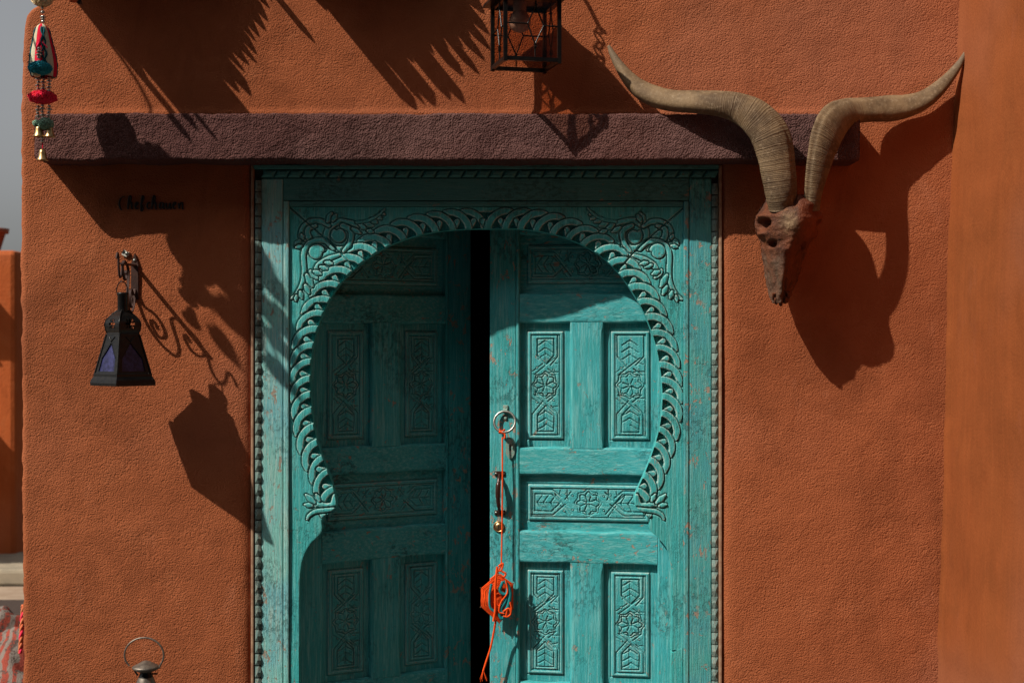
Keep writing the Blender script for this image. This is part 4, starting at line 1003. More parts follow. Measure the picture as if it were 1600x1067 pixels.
b = MB(); V = [LL(u, v, PT - 2) for u, v in ((-1.32, -1.32), (1.32, -1.32), (1.32, 1.32), (-1.32, 1.32))] + [LL(u, v, PT - 7) for u, v in ((-1.28, -1.28), (1.28, -1.28), (1.28, 1.28), (-1.28, 1.28))] + [LL(u, v, PT - 40) for u, v in ((-.62, -.62), (.62, -.62), (.62, .62), (-.62, .62))] + [LL(u, v, PT - 64) for u, v in ((-.22, -.22), (.22, -.22), (.22, .22), (-.22, .22))]
F = [(3, 2, 1, 0), (12, 13, 14, 15)] + [(l * 4 + i, l * 4 + (i + 1) % 4, l * 4 + 4 + (i + 1) % 4, l * 4 + 4 + i) for l in range(3) for i in range(4)]
b.add(V, F); b.build('hood', M['iron'], lan)
ct = LL(-.22, 0, 0); zz = lambda py_: CAM_Z + (533.5 - py_) * PX * (D - LD) / D
b = MB(); b.lathe([(.020, 0), (.020, .035)], (ct.x, ct.y, zz(19)), 20); b.build('bulb_socket', M['bulb'], lan)
b = MB(); b.lathe([(.019, 0), (.026, -.010), (.0335, -.025), (.034, -.036), (.029, -.050), (.018, -.060), (.0001, -.065)], (ct.x, ct.y, zz(19)), 24, cap=False); b.build('light_bulb', M['bulb'], lan)
b = MB(); c0 = LL(0, 0, -58)
b.tube(circ((c0.x, c0.y, c0.z + .014), .016, n=20), .003, 7, closed=True); b.build('top_ring', M['iron'], lan)
# the bracket it hangs from, above the picture
br = empty('lantern_bracket', P(822, -90, 0), 'black iron bracket with a chain above the top lantern', 'bracket')
zt = c0.z + .028
b = MB()
for k in range(4):
    b.tube(circ((c0.x, c0.y, zt + .012 + k * .024), .011, 'y' if k % 2 else 'x', 16), .0026, 6, closed=True)
b.build('chain', M['iron'], br)
b = MB(); b.tube(smooth_path([(c0.x, .0, zt + .02), (c0.x, -.04, zt + .11), (c0.x, -.11, zt + .125), (c0.x, -LD + .02, zt + .118), (c0.x, c0.y, zt + .095), (c0.x, c0.y - .012, zt + .10)], 6), .0055, 8); b.box(c0.x - .016, c0.x + .016, -.006, 0.004, zt - .02, zt + .07, .002); b.build('bracket_arm', M['iron'], br)

# ------------------------------------------------------------------ blue lantern on its scroll bracket
BD = .165
bw = empty('scroll_bracket', P(209, 430, 0), 'rusty scrolled iron bracket on the wall holding the blue lantern', 'bracket')
bxp = X(211)
b = MB(); b.prism([(bxp - .0115, Z(468)), (bxp + .0115, Z(468)), (bxp + .0105, Z(419)), (bxp + .012, Z(414)), (bxp, Z(396)), (bxp - .012, Z(414)), (bxp - .0105, Z(419))], -.006, .003); pl_ = b.build('wall_plate', M['rust'], bw)
for p_ in (407, 456):
    b = MB(); b.lathe([(.0048, 0), (.0045, .002), (.0015, .003)], (bxp, -.006, Z(p_)), 12, 'y'); sub('screw', b, M['steel'], pl_, bw)
b = MB(); yz = lambda d, py_: Vector((bxp, -d, Z(py_)))
b.bar(yz(.004, 415), yz(.155, 416), .012, .005, up=(0, 0, 1)); b.build('arm', M['rust'], bw)
def flat_scroll(pts, nm_, w0=.0075, th=.0042):
    b = MB(); A = [Vector(a_) for a_ in smooth_path([tuple(yz(d, p)) for d, p in pts], 6)]
    for i in range(len(A) - 1): b.bar(A[i], A[i] + (A[i + 1] - A[i]) * 1.12, w0, th, up=Vector((1, 0, 0)).cross(A[i + 1] - A[i]))
    b.build(nm_, M['rust'], bw)
flat_scroll([(.006, 452), (.018, 461), (.038, 454), (.054, 455), (.061, 464), (.056, 475), (.045, 481), (.034, 476), (.035, 468), (.043, 467), (.045, 471)], 'scroll')
flat_scroll([(.004, 458), (.014, 475), (.031, 486), (.050, 488), (.067, 485), (.084, 477), (.0885, 460), (.079, 443), (.0745, 430), (.085, 419), (.11, 413), (.130, 412), (.141, 420), (.132, 433), (.114, 440), (.100, 434), (.103, 426), (.112, 430)], 'scroll')
b = MB(); b.tube(smooth_path([yz(.148, 416), yz(.151, 425), yz(.158, 434), yz(.168, 437), yz(.178, 433), yz(.185, 421), yz(.188, 408), yz(.195, 402), yz(.203, 405), yz(.207, 410)], 6), .0036, 8); b.build('hook', M['rust'], bw)
bl = empty('hanging_lantern', P(192, 530, BD), 'small black lantern with blue glass panes hanging on the scroll bracket', 'lantern')
LC = P(192, 530, BD)
def BZ(py_): return CAM_Z + (533.5 - py_) * PX * (D - BD) / D
sq = lambda r, py_, rot=0.: [Vector((LC.x + r * math.cos(R(45) * 2 * k + R(-90 + rot)), LC.y + r * math.sin(R(45) * 2 * k + R(-90 + rot)), BZ(py_))) for k in range(4)]
TW = 4.
kk = PX * (D - BD) / D
def rings(lst, name, mat, cap=True, par=bl):
    b = MB(); V = []; F = []
    for (r, p) in lst: V += sq(r * kk, p, TW)
    for l in range(len(lst) - 1):
        for i in range(4): F.append((l * 4 + i, l * 4 + (i + 1) % 4, l * 4 + 4 + (i + 1) % 4, l * 4 + 4 + i))
    if cap: F += [(3, 2, 1, 0), tuple(len(V) - 4 + i for i in range(4))]
    b.add(V, F); return b.build(name, mat, par)
b = MB(); b.lathe([(8.3 * kk, BZ(487)), (8.3 * kk, BZ(461)), (9.0 * kk, BZ(460)), (9.0 * kk, BZ(458)), (7 * kk, BZ(457))], (LC.x, LC.y, 0), 20); b.build('chimney', M['iron'], bl)
b = MB(); b.tube(smooth_path([(LC.x - .016, LC.y, BZ(462)), (LC.x - .019, LC.y, BZ(452)), (LC.x - .012, LC.y, BZ(443)), (LC.x - .002, LC.y - .002, BZ(440)), (LC.x + .008, LC.y, BZ(443)), (LC.x + .014, LC.y, BZ(452)), (LC.x + .012, LC.y, BZ(462))], 5), .0017, 6); b.build('carry_loop', M['iron'], bl)
def dome_mesh():
    """pierced dome: each side a small grid with the star cut out"""
    prof = [(9, 485), (11, 487), (20, 494), (26.5, 501), (28, 505), (28, 510), (26.5, 516), (24, 521)]
    N = 24; b = MB(); rr = np.interp(np.linspace(0, 7, 30), range(8), [p[0] for p in prof]); pp = np.interp(np.linspace(0, 7, 30), range(8), [p[1] for p in prof])
    for f in range(4):
        V = []; F = []
        for r, p in zip(rr, pp):
            q = sq(r * kk, p, TW); a, c_ = q[f], q[(f + 1) % 4]
            for i in range(N + 1): V.append(a.lerp(c_, i / N))
        for j in range(29):
            for i in range(N):
                u = (i + .5) / N - .5; v = ((pp[j] + pp[j + 1]) / 2 - 506) / 30
                au, av = abs(u), abs(v)
                hole = (au < .045 and av < .26) or (au < .20 and av < .05) or (abs(au - av * .75) < .04 and .10 < au < .16) or (au < .05 and av < .05)
                if not hole: F.append((j * (N + 1) + i, j * (N + 1) + i + 1, (j + 1) * (N + 1) + i + 1, (j + 1) * (N + 1) + i))
        b.add(V, F)
    return b
dome_mesh().build('pierced_dome', M['iron'], bl)
rings([(24.5, 520), (25.8, 522), (25.2, 524.5)], 'collar', M['iron'])
for k in range(4):                                          # raised seams down the dome
    b = MB(); b.tube([sq(r_ * kk, p_, TW)[k] for r_, p_ in ((9, 485), (20, 494), (26.5, 501), (28.3, 507), (26.5, 516), (24.5, 521))], .0016, 6); b.build('seam', M['iron'], bl)
RT, RB, PTb, PBb = 25., 42.5, 523, 583
for k in range(4):                                          # corner posts
    b = MB(); q0 = sq(RT * kk, PTb, TW)[k]; q1 = sq(RB * kk, PBb, TW)[k]; b.tube([q0, q1], .0042, 6); b.build('corner_post', M['iron'], bl)
for k in range(4):
    a0_, a1_ = sq(RT * kk, PTb, TW)[k], sq(RT * kk, PTb, TW)[(k + 1) % 4]; c0_, c1_ = sq(RB * kk, PBb, TW)[k], sq(RB * kk, PBb, TW)[(k + 1) % 4]
    fp = lambda u, v: (a0_.lerp(a1_, u)).lerp(c0_.lerp(c1_, u), v)
    nrm = (fp(.5, .5) - Vector((LC.x, LC.y, BZ(553)))); nrm.z = .35 * nrm.length; nrm.normalize()
    b = MB()                                               # pierced tin with a pointed opening
    op = [(.14, .95), (.14, .62), (.5, .22), (.86, .62), (.86, .95)]
    full = [(0, 1), (0, 0), (.5, 0), (1, 0), (1, 1)]
    V = [fp(*p_) + nrm * .001 for p_ in full] + [fp(*p_) + nrm * .001 for p_ in op] + [fp(*p_) - nrm * .001 for p_ in full] + [fp(*p_) - nrm * .001 for p_ in op]
    F = []
    for s_ in (0, 10):
        F += [(s_ + i, s_ + i + 1, s_ + 6 + i, s_ + 5 + i) for i in range(4)] + [(s_ + 0, s_ + 5, s_ + 9, s_ + 4)]
    F += [(5 + i, 6 + i, 16 + i, 15 + i) for i in range(4)]
    b.add(V, F); b.build('tin_side', M['iron'], bl)
    b = MB(); 
    for (p_, q_) in ((op[1], op[2]), (op[2], op[3])):
        for t in np.linspace(0, 1, 9): 
            m_ = fp(p_[0] + (q_[0] - p_[0]) * t, p_[1] + (q_[1] - p_[1]) * t - .03) + nrm * .002; b.lathe([(.0001, -.0017), (.0017, 0), (.0001, .0017)], m_, 6, cap=False)
    b.tube([fp(.3, .06) + nrm * .002, fp(.5, .18) + nrm * .002, fp(.7, .06) + nrm * .002], .0015, 5)
    b.build('beaded_trim', M['iron'], bl)
    b = MB(); V = [fp(*p_) - nrm * .0022 for p_ in op] + [fp(*p_) - nrm * .0042 for p_ in op]; b.add(V, [(0, 1, 2, 3, 4), (9, 8, 7, 6, 5)] + [(i, (i + 1) % 5, 5 + (i + 1) % 5, 5 + i) for i in range(5)]); b.build('blue_pane', M['blue'], bl)
rings([(43.5, 582), (45, 584), (45.2, 588), (49, 593), (50.5, 598), (50, 602), (47, 602.5)], 'base_flange', M['iron'])

# ------------------------------------------------------------------ wall writing and the small filled hole
let = empty('wall_lettering', P(237, 318, 0), 'small black handwritten word on the wall left of the door, in shadow', 'lettering')
G = {
 'C': [[(195.5, 307), (191, 308.5), (187.5, 313), (186.6, 319), (188, 325.5), (190.5, 328.5)]],
 'h': [[(0, 15), (4, 9), (5.6, 1), (3.6, -1.5), (2, 3), (1, 12), (.4, 19.5)], [(.7, 15), (3.5, 9.5), (6, 9), (6.5, 13), (6.3, 18), (8.4, 19.6)]],
 'e': [[(0, 15.5), (3.2, 13), (4.6, 10), (3, 8.6), (1, 11), (.6, 16), (2.2, 19), (5.2, 17.5)]],
 'f': [[(0, 14), (3.5, 9), (6, 2), (4.4, -1.5), (2.8, 3), (1.8, 12), (1.6, 21), (3, 22.5), (4.6, 18), (3, 14.5), (6.5, 13)]],
 'c': [[(5, 10.5), (3, 9), (1, 11.5), (.6, 16), (2.4, 19), (5.4, 17)]],
 'a': [[(6, 10), (3, 9), (.8, 12), (.8, 17.5), (2.8, 18.6), (5.4, 15), (6.4, 9.6), (6, 16), (7.2, 19), (9, 17.5)]],
 'u': [[(0, 10), (.4, 16), (2, 19), (4.5, 17), (6.3, 10), (6, 16), (7.2, 19), (9, 17)]],
 'n': [[(0, 10), (.6, 19)], [(.7, 14.5), (3, 10), (5.4, 9.4), (6, 13), (6, 18), (7.4, 20)]],
}
seq = [('C', 0), ('h', 199.5), ('e', 211), ('f', 219), ('c', 229.5), ('h', 237), ('a', 249), ('u', 259.5), ('e', 270), ('n', 279.5)]
for ch, x0_ in seq:
    b = MB()
    for stk in G[ch]:
        pts = [(a + x0_, c + (0 if ch == 'C' else 307.5)) for a, c in stk]
        A = smooth_path([tuple(P(a, c, .0042)) for a, c in pts], 5); n_ = len(A)
        rr = []
        for i in range(n_):
            dv = A[min(i + 1, n_ - 1)] - A[max(i - 1, 0)]; dn = abs(dv[2]) / (np.linalg.norm(dv) + 1e-9); rr.append(.0013 + .0019 * dn ** 2 * (1 if dv[2] < 0 else .75))
        b.tube(A, rr, 8, flat=1.)
    b.build('letter', M['letter'], let)
plg = empty('wall_plug', P(197, 397, 0), 'chipped white filler patch with an old plug above the scroll bracket', 'wall plug')
b = MB(); pp_ = [(X(191 + 0), Z(396)), (X(195), Z(390.5)), (X(199), Z(393.5)), (X(202.5), Z(394)), (X(202), Z(399)), (X(197.5), Z(401.5)), (X(194), Z(400)), (X(190.5), Z(398))]
b.prism(pp_, -.0052, .004); b.build('filler', M['white'], plg)
b = MB(); b.lathe([(.006, 0), (.006, .0015), (.003, .003)], (X(199), -.0050, Z(396.5)), 14, 'y'); b.build('plug', M['steel'], plg)
b = MB(); b.prism([(X(191), Z(395.5)), (X(194.5), Z(390)), (X(196.5), Z(394.5)), (X(194), Z(396.5))], -.0062, .0); b.build('chip', M['letter'], plg)

# ------------------------------------------------------------------ pompom garland at the wall's left edge
GD = .25
ga = empty('pompom_garland', P(66, 0, GD), 'garland of bright pompoms, silver beads, cloth bell and brass bells at the wall corner', 'garland')
def GP(px_, py_, dd=0): return P(px_, py_, GD + dd)
gs = PX * (D - GD) / D
def pompom(name, px_, py_, rx, ry, mat, seed, n=900):
    r_ = np.random.default_rng(seed); c = np.array(GP(px_, py_)); b = MB()
    prof = [(math.sin(a) * rx * gs * .93, -math.cos(a) * ry * gs * .93) for a in np.linspace(.05, math.pi - .05, 10)]
    b.lathe(prof, c, 18)
    d_ = r_.standard_normal((n, 3)); d_ /= np.linalg.norm(d_, axis=1)[:, None]; V = []; F = []
    for k in range(n):
        dr = d_[k]; ax = np.array([rx, rx, ry]) * gs; o_ = c + dr * ax * .80; tip = c + dr * ax * (r_.uniform(.97, 1.06) + .07 * float(vnoise(np.array(dr[0] * 4 + seed), np.array(dr[2] * 4), seed)))
        s1 = np.cross(dr, [.3, .5, .8]); s1 /= np.linalg.norm(s1); s2 = np.cross(dr, s1); wv = .0016; i0 = len(V)
        V += [o_ + s1 * wv, o_ - s1 * wv * .5 + s2 * wv, o_ - s1 * wv * .5 - s2 * wv, tip + s1 * wv, tip - s1 * wv * .5 + s2 * wv, tip - s1 * wv * .5 - s2 * wv]
        F += [(i0, i0 + 1, i0 + 4, i0 + 3), (i0 + 1, i0 + 2, i0 + 5, i0 + 4), (i0 + 2, i0, i0 + 3, i0 + 5), (i0 + 3, i0 + 4, i0 + 5)]
    b.add(V, F); return b.build(name, mat, ga)
def bead(px_, py_, r, mat='silver', sq_=.8):
    b = MB(); c = GP(px_, py_, .0); q = r * gs
    b.lathe([(math.sin(a) * q, -math.cos(a) * q * sq_) for a in np.linspace(.08, math.pi - .08, 8)], c, 14); b.build('bead', M[mat], ga)
def disc(px_, py_, r):
    b = MB(); c = GP(px_, py_); q = r * gs; b.lathe([(q * .25, q * .45), (q, .0), (q * .25, -q * .45)], c, 14); b.build('bead', M['silver'], ga)
pompom('pompom', 66, -2, 16.5, 13, M['creamyarn'], 1)
b = MB(); b.tube([GP(66, -120), GP(66.5, 40), GP(67, 120), GP(66.5, 232)], .0011, 6); b.build('string', M['redcloth'], ga)
for (a, c_, r) in ((66.5, 13, 2.6), (67, 19.5, 3.4), (67.5, 34.5, 3.2)): bead(a, c_, r)
disc(67.5, 27, 5.2); disc(67.5, 30.5, 4.2)
# the cloth bell: eight gores, tapering up
def gore_mesh(k, u0, u1, grow=0.):
    prof = [(3, 38), (8, 43), (11, 52), (13.5, 64), (16.5, 78), (19, 92), (20, 104), (19, 114), (17.5, 121)]
    b = MB(); V = []; n = 6; A = smooth_path(prof, 4)
    for (r, p_) in A:
        cxx = np.interp(p_, [38, 70, 121], [65.5, 66.5, 68.5]); cc = GP(cxx, p_)
        for i in range(n + 1):
            u = u0 + (u1 - u0) * i / n; a = math.pi / 4 * (k + u) + R(-112)
            rr = (r + grow) * gs * (1 + .05 * math.cos((u - .5) * 3))
            V.append(cc + Vector((rr * math.cos(a), rr * math.sin(a), 0)))
    m = len(A)
    b.add(V, [(j * (n + 1) + i, j * (n + 1) + i + 1, (j + 1) * (n + 1) + i + 1, (j + 1) * (n + 1) + i) for j in range(m - 1) for i in range(n)], True); return b
for k in range(8):
    gore_mesh(k, 0, 1).build('cloth_gore', M['redcloth'] if k % 2 == 0 else M['creamcloth'], ga)
# scalloped teal edging between the gores
for k in range(8):
    b = MB(); pts = []
    for t in np.linspace(0, 1, 60):
        p_ = 44 + t * 76; r = np.interp(p_, [38, 43, 52, 64, 78, 92, 104, 121], [3, 8, 11, 13.5, 16.5, 19, 20, 17.5]) + .9
        cxx = np.interp(p_, [38, 70, 121], [65.5, 66.5, 68.5]); a = math.pi / 4 * (k + (.16 if k % 2 else .84) + .10 * (1 if k % 2 else -1) * math.sin(t * 25)) + R(-112)
        pts.append(GP(cxx, p_) + Vector((r * gs * math.cos(a), r * gs * math.sin(a), 0)))
    b.tube(pts, [.0022 + .0012 * abs(math.sin(t * 19)) for t in np.linspace(0, 1, 60)], 6); b.build('scalloped_edging', M['tealcloth'], ga)
b = MB(); b.tube([GP(62, 66, .03), GP(57, 74, .036)], .0022, 6); b.tube([GP(66, 66, .03), GP(74, 75, .036)], .0022, 6); b.build('ribbon_bow', M['pink'], ga)
def gx(f, *a): 
    global GD
    o_ = GD; GD = .25 + .048; f(*a); GD = o_
for (a, c_, r) in ((61.5, 76, 3.), (61, 90, 3.), (61, 96, 2.6)): gx(bead, a, c_, r)
gx(disc, 61.5, 81, 5.); gx(disc, 61, 86, 5.4)
gx(pompom, 'pompom', 62.5, 107, 17.5, 10.5, M['tealyarn'], 2)
gx(pompom, 'pompom', 57.5, 116, 6.5, 4.5, M['creamyarn'], 8, 260)
b = MB(); GDo = GD
for (x_, top) in ((60, 119), (68.5, 124), (77, 122)):
    for i, c_ in enumerate(range(int(top), 147, 5)):
        (disc if i % 2 else bead)(x_ + random.uniform(-.6, .6), c_, 5. if i % 2 else 2.8)
pompom('pompom', 66.5, 152.5, 21.5, 10.5, M['pink'], 3, 1300)
pompom('pompom', 78, 149, 8, 6, M['coral'], 9, 300)
for (x_, top) in ((59.5, 167), (67, 165), (77, 166)):
    for i, c_ in enumerate(range(int(top), 187, 5)): (disc if i % 2 else bead)(x_ + random.uniform(-.6, .6), c_, 5. if i % 2 else 2.8)
pompom('pompom', 72, 194, 12, 9.5, M['greenyarn'], 4)
pompom('pompom', 58, 193, 7, 5.5, M['greenyarn'], 5, 300)
def bell(px_, py_, sc=1.):
    c = GP(px_, py_); q = gs * sc
    b = MB(); b.lathe([(1.5 * q, 9 * q), (4.5 * q, 7.5 * q), (5.5 * q, 3 * q), (6.4 * q, -3 * q), (8.8 * q, -8 * q), (9.4 * q, -9 * q), (8.2 * q, -9 * q), (5 * q, -2 * q), (1 * q, 6 * q)], c, 20)
    b.build('brass_bell', M['brass'], ga)
bell(61, 205); bell(78, 206, .95); bell(66.5, 242)
for c_ in (216, 221): bead(66.5, c_, 2.8)
b = MB(); b.tube([GP(67, 224), GP(66.5, 234)], .0018, 6); b.build('red_thread', M['redcloth'], ga)
# end of a second string, at the very top of the picture
g2 = empty('pompom_garland', P(116, -10, .21), 'orange pompom with a dark tassel at the picture top beside the wall corner', 'garland')
ga_keep = ga; ga = g2; GD = .21
pompom('pompom', 115, -3.5, 9, 8, M['coral'], 12, 300)
b = MB()
for k in range(14): b.tube([GP(122, -10), GP(121 + k * .5 + random.uniform(-2, 1.5), 6 + random.uniform(-2, 2))], .0012, 4)
b.build('tassel', M['letter'], g2)
b = MB(); b.tube([GP(116, -6), GP(116, -120)], .0011, 6); b.build('string', M['redcloth'], g2)
ga = ga_keep; GD = .25

# ------------------------------------------------------------------ metal lantern standing low at the left
gd = .20
ml = empty('storm_lantern', P(228, 1067, gd), 'grey metal lantern with round wire handle, at the foot of the wall', 'lantern')
def mz(py_): return CAM_Z + (533.5 - py_) * PX * (D - gd) / D
mc = P(228, 1045, gd); ms = PX * (D - gd) / D
b = MB(); b.lathe([(.0001, mz(1031)), (6 * ms, mz(1032.5)), (12 * ms, mz(1036)), (19 * ms, mz(1039.5)), (21.5 * ms, mz(1041.5)), (19 * ms, mz(1045)), (12 * ms, mz(1048))], (mc.x, mc.y, 0), 28, cap=False); b.build('lid', M['dull'], ml)
b = MB(); b.lathe([(9.5 * ms, mz(1047)), (9 * ms, mz(1051)), (11.5 * ms, mz(1056.5))], (mc.x, mc.y, 0), 24); b.build('neck', M['iron'], ml)
b = MB(); b.lathe([(10.5 * ms, mz(1056)), (13.5 * ms, mz(1062)), (17 * ms, mz(1072)), (20 * ms, mz(1090)), (30 * ms, mz(1120)), (40 * ms, mz(1135)), (40 * ms, mz(1160)), (34 * ms, mz(1180)), (34 * ms, .012), (40 * ms, .008), (40 * ms, 0)], (mc.x, mc.y, 0), 28); b.build('body', M['dull'], ml)
b = MB(); hp = []
for a in np.linspace(R(215), R(-30), 36): hp.append((mc.x + (-2.2 + 30.5 * math.cos(a)) * ms, mc.y - .004, mz(1022.5 - 27.0 * math.sin(a))))
hp = [(mc.x - 25 * ms, mc.y - .004, mz(1039.5))] + hp[2:] + [(mc.x + 21 * ms, mc.y - .004, mz(1042.5))]
b.tube(smooth_path(hp, 3), .0028, 8); b.build('wire_handle', M['dull'], ml)
b = MB(); b.tube([(mc.x - 20 * ms, mc.y, mz(1043)), (mc.x - 12 * ms, mc.y - .006, mz(1054))], .003, 6); b.tube([(mc.x + 10 * ms, mc.y - .004, mz(1051.5)), (mc.x + 19 * ms, mc.y - .004, mz(1051.5))], .0028, 6); b.build('latch_wire', M['iron'], ml)

# ------------------------------------------------------------------ what hangs above the picture: palm-thatch awning and a vine, seen by their shadows
aw = empty('thatch_awning', (X(400), -.1, Z(-74)), 'dry palm thatch awning on a timber above the door wall', 'awning')
b = MB(); b.box(X(40), X(720), -.035, .02, Z(-68), Z(-92), .004); b.build('timber_batten', M['timber'], aw)
zA = Z(-70)
strips = []
def strip(px0, px1, d1, tip=.04, split=0):
    """one stiff leaflet lying square to the wall, tip cut to a point"""
    b = MB(); x0_, x1_ = X(px0), X(px1); xm = (x0_ + x1_) / 2 + random.uniform(-.2, .2) * (x1_ - x0_)
    dz = random.uniform(-.003, .003); zz_ = zA + dz
    top = [(x0_, .0), (x1_, .0), (x1_, -(d1 - tip)), (x1_ * .35 + xm * .65, -(d1 - tip * .25)), (xm, -d1), (x0_ * .35 + xm * .65, -(d1 - tip * .2)), (x0_, -(d1 - tip))]
    n = len(top); V = [(x, y, zz_) for x, y in top] + [(x, y, zz_ + .0022) for x, y in top]
    F = [list(range(n))[::-1], list(range(n, 2 * n))] + [(i, (i + 1) % n, n + (i + 1) % n, n + i) for i in range(n)]
    b.add(V, F); b.build('palm_leaflet', M['thatch'], aw)
px = 66.
while px < 372:                                            # left mass: long at its left side
    wdt = random.uniform(11, 19); c_ = px + wdt / 2
    d1 = np.interp(c_, [60, 76, 84, 150, 178, 186, 250, 262, 330, 338, 372], [.10, .27, .38, .385, .33, .265, .19, .178, .142, .115, .075]) + random.uniform(-.022, .010)
    strip(px, px + wdt + .8, d1, .03); px += wdt
for (a, c_, d1) in ((62, 72, .445), (103, 109, .45), (86, 97, .425), (374, 384, .15), (433, 447, .10), (441, 463, .262), (463.5, 468.5, .19), (468, 478, .250), (478, 502, .254), (499, 514, .185), (512, 530, .244), (528, 546, .249), (545, 560, .168), (558, 576, .205), (575, 587, .160), (586, 600, .200), (600, 612, .158),
                    (611, 626, .178), (626, 636, .140), (635, 650, .160), (650, 668, .135), (668, 690, .10)):
    strip(a, c_ + .6, d1, .022)
vn = empty('hanging_vine', P(-60, -90, .5), 'leafy vine shoot hanging from above, left of the wall', 'plant')
def shadow_src(sx, sy, d):                                  # where something d in front of the wall stands if its shadow falls at pixel (sx, sy) of the wall
    return Vector((X(sx) - 1.53 * d, -d, Z(sy) + 1.87 * d))
stem = [shadow_src(*p_) for p_ in ((255, 250, .46), (290, 320, .47), (330, 385, .48), (365, 450, .49), (400, 500, .49), (425, 550, .49))]
b = MB(); b.tube(smooth_path(stem, 5), .0035, 6); b.build('stem', M['timber'], vn)
b = MB(); b.tube(smooth_path([stem[0], stem[0] + Vector((.02, .06, .12)), Vector((X(52), -.03, Z(-84)))], 5), .005, 6); b.build('stem', M['timber'], vn)
def leaf_at(sx, sy, d, ln, wd, ang):
    """heart-shaped leaf hanging roughly square to the sun; its shadow's tip points along ang (photo degrees, 90 = down)"""
    c = shadow_src(sx, sy, d); b = MB(); f = SUN_DIR
    a3 = Vector((math.cos(R(ang)), 0, -math.sin(R(ang)))); a3 = (a3 - f * a3.dot(f)).normalized(); s3 = f.cross(a3)
    ol = [(0, -.5, 0), (.25, -.55, .1), (.48, -.3, .05), (.5, -.02, 0), (.36, .25, 0), (.14, .45, .02), (0, .6, .08)]
    rim = [(x, y, z) for x, y, z in ol] + [(-x, y, z) for x, y, z in ol[-2:0:-1]]
    V = [c + s3 * x * wd + a3 * y * ln + f * (z + .06) * ln for x, y, z in rim] + [c + f * -.0005] + [c + s3 * x * wd + a3 * y * ln + f * ((z + .06) * ln + .0012) for x, y, z in rim] + [c + f * .0012]
    n = len(rim); F = [(i, (i + 1) % n, n) for i in range(n)] + [(n + 1 + (i + 1) % n, n + 1 + i, 2 * n + 1) for i in range(n)] + [(i, n + 1 + i, n + 1 + (i + 1) % n, (i + 1) % n) for i in range(n)]
    b.add(V, F); b.build('leaf', M['green'], vn)
for (sx, sy, d, ln, wd, an) in ((298, 385, .47, .062, .050, 62), (304, 402, .47, .045, .03, 66), (318, 412, .48, .050, .026, 58), (313, 454, .48, .060, .044, 58), (348, 378, .48, .06, .05, 62), (366, 384, .49, .07, .06, 62), (352, 402, .49, .055, .04, 60), (378, 412, .49, .07, .05, 60),
                                 (356, 448, .49, .085, .048, 55), (372, 430, .49, .05, .045, 60), (362, 496, .49, .066, .060, 55), (384, 500, .49, .06, .05, 60), (352, 541, .49, .062, .042, 56), (386, 470, .5, .04, .03, 60),
                                 (420, 440, .5, .06, .05, 60), (412, 480, .5, .06, .045, 62), (434, 498, .5, .07, .05, 58), (424, 525, .5, .05, .04, 60), (432, 578, .49, .070, .046, 52), (442, 545, .5, .035, .035, 60), (400, 400, .5, .06, .05, 60)):
    leaf_at(sx, sy, d, ln, wd, an)

# ------------------------------------------------------------------ behind, left of the wall
def BPt(px_, py_, y):                                       # a photo point at distance y behind the wall face
    k = (D + y) / D; return Vector(((px_ - 800) * PX * k, y, CAM_Z + (533.5 - py_) * PX * k))
fw_ = empty('garden_wall', BPt(0, 865, 4.5), 'bright orange low wall behind, left of the rough plaster wall', 'wall')
b = MB(); e0 = BPt(24, 391, 4.5); b.box(-7.5, e0.x, 4.5, 7.5, 0, e0.z, .03); b.build('wall_block', M['far'], fw_)
pt_ = BPt(-24, 391, 4.7); pc = Vector((pt_.x, 4.75, e0.z))
po = empty('flower_pot', pc, 'terracotta flower pot standing on the orange garden wall', 'pot')
b = MB(); b.lathe([(.075, 0), (.112, .125), (.13, .125), (.135, .155), (.12, .155), (.105, .13)], pc, 28); b.build('pot_body', M['pot'], po)
# reed mats whose shade falls on the garden wall
for (pxr, pyt, dep, lab) in ((-38, 430, .30, 'upper reed shade fixed to the orange garden wall'), (-36, 640, .85, 'lower reed shade fixed to the orange garden wall')):
    c = BPt(pxr, pyt, 4.5); rs = empty('reed_shade', (c.x, 4.5, c.z), lab, 'awning')
    for k in range(9):
        b = MB(); x1_ = c.x - k * .10; b.box(x1_ - .095, x1_, 4.5 - dep * random.uniform(.9, 1.05), 4.505, c.z, c.z + .012); b.build('slat', M['timber'], rs)
stp = MB(); a_ = BPt(0, 890, 3.87); stp.box(-7.5, -2.2, 3.87, 4.6, .0, .10, .02); put(stp.build('stone_step', M['stone']), 'pale stone step at the foot of the orange garden wall', 'step')
mt = MB(); mt.box(-4.6, -2.1, 2.95, 3.38, .003, .015, .004); put(mt.build('shade_band_sheet', M['mat']), 'dark sheet standing in for a band of shade on the sandy ground behind the wall', 'mat')  # added dark sheet: a shadow band put into colour
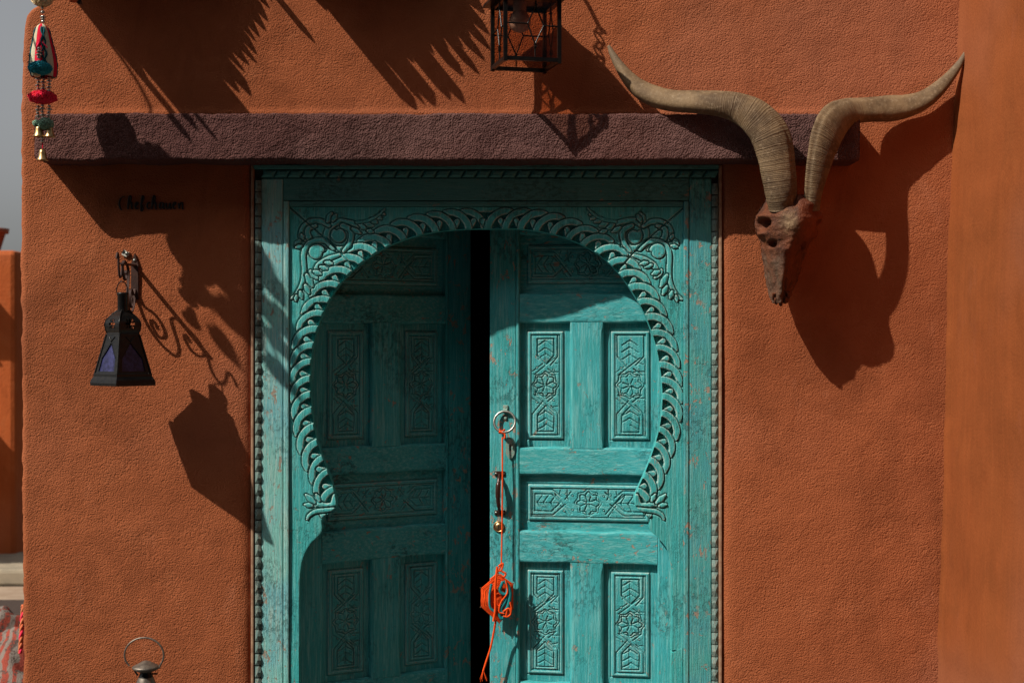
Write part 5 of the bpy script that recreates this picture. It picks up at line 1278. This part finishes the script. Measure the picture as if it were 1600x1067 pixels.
def rug_mesh():
    n = 70; us = np.linspace(-1, 1, n); U, V = np.meshgrid(us, us); r = np.hypot(U, V)
    H = .24 * np.clip(1 - np.abs(U) ** 3, 0, 1) * np.clip(1 - np.abs(V) ** 3, 0, 1) * (.75 + .35 * fbm(U * 2.2, V * 2.2, 5, 3)) + .022 * fbm(U * 6, V * 6, 8, 3)
    c = BPt(6, 1020, 1.65)
    Vt = np.stack([c.x - .12 + U * .50, 1.75 + V * .55, np.maximum(H, 0) + .004], -1).reshape(-1, 3)
    ii, jj = np.meshgrid(np.arange(n - 1), np.arange(n - 1), indexing='ij'); a = ii * n + jj
    return np_mesh('crumpled_rug', Vt, np.stack([a, a + 1, a + n + 1, a + n], -1).reshape(-1, 4))
put(link('crumpled_rug', rug_mesh(), M['rug']), 'crumpled red and grey striped rug on the ground at the lower left', 'rug')
tb = empty('red_braid', BPt(36, 960, .5), 'pinkish red braided cord hanging behind the wall edge, above the rug', 'braid')
for k in range(3):
    b = MB(); b.tube([BPt(36.5 - t * 5 + 1.6 * math.sin(t * 16 + k * 2.1), 945 + t * 75, .55 + .006 * math.cos(t * 16 + k * 2.1)) for t in np.linspace(0, 1, 30)], .005, 7); b.build('braid_strand', M['coral'] if k else M['pink'], tb)

# the pale sand behind, and an unseen house front added behind the camera to block part of the sky
sn = MB(); sn.add([(-9, .9, .004), (-1.9, .9, .004), (-1.9, 3.86, .004), (-9, 3.86, .004)], [(0, 1, 2, 3)]); put(sn.build('sandy_ground', M['sand']), kind='structure')
oh = empty('added_sky_blocker', (0, -8.5, 0), 'unseen plain house front added behind the camera to block sky light', 'house')
b = MB(); b.box(-16, 16, -14, -8.5, 0, 10.5, .05); b.build('wall_block', simple('cool_blocker_plaster', (.08, .105, .14), .95, scale=3), oh)  # cool colour of the added block keeps the fill light neutral
for wx in (-6, -2, 2, 6):
    b = MB(); b.box(wx - .5, wx + .5, -8.53, -8.45, 3.6, 5.0, .01); b.build('blocker_shutter', M['timber'], oh)
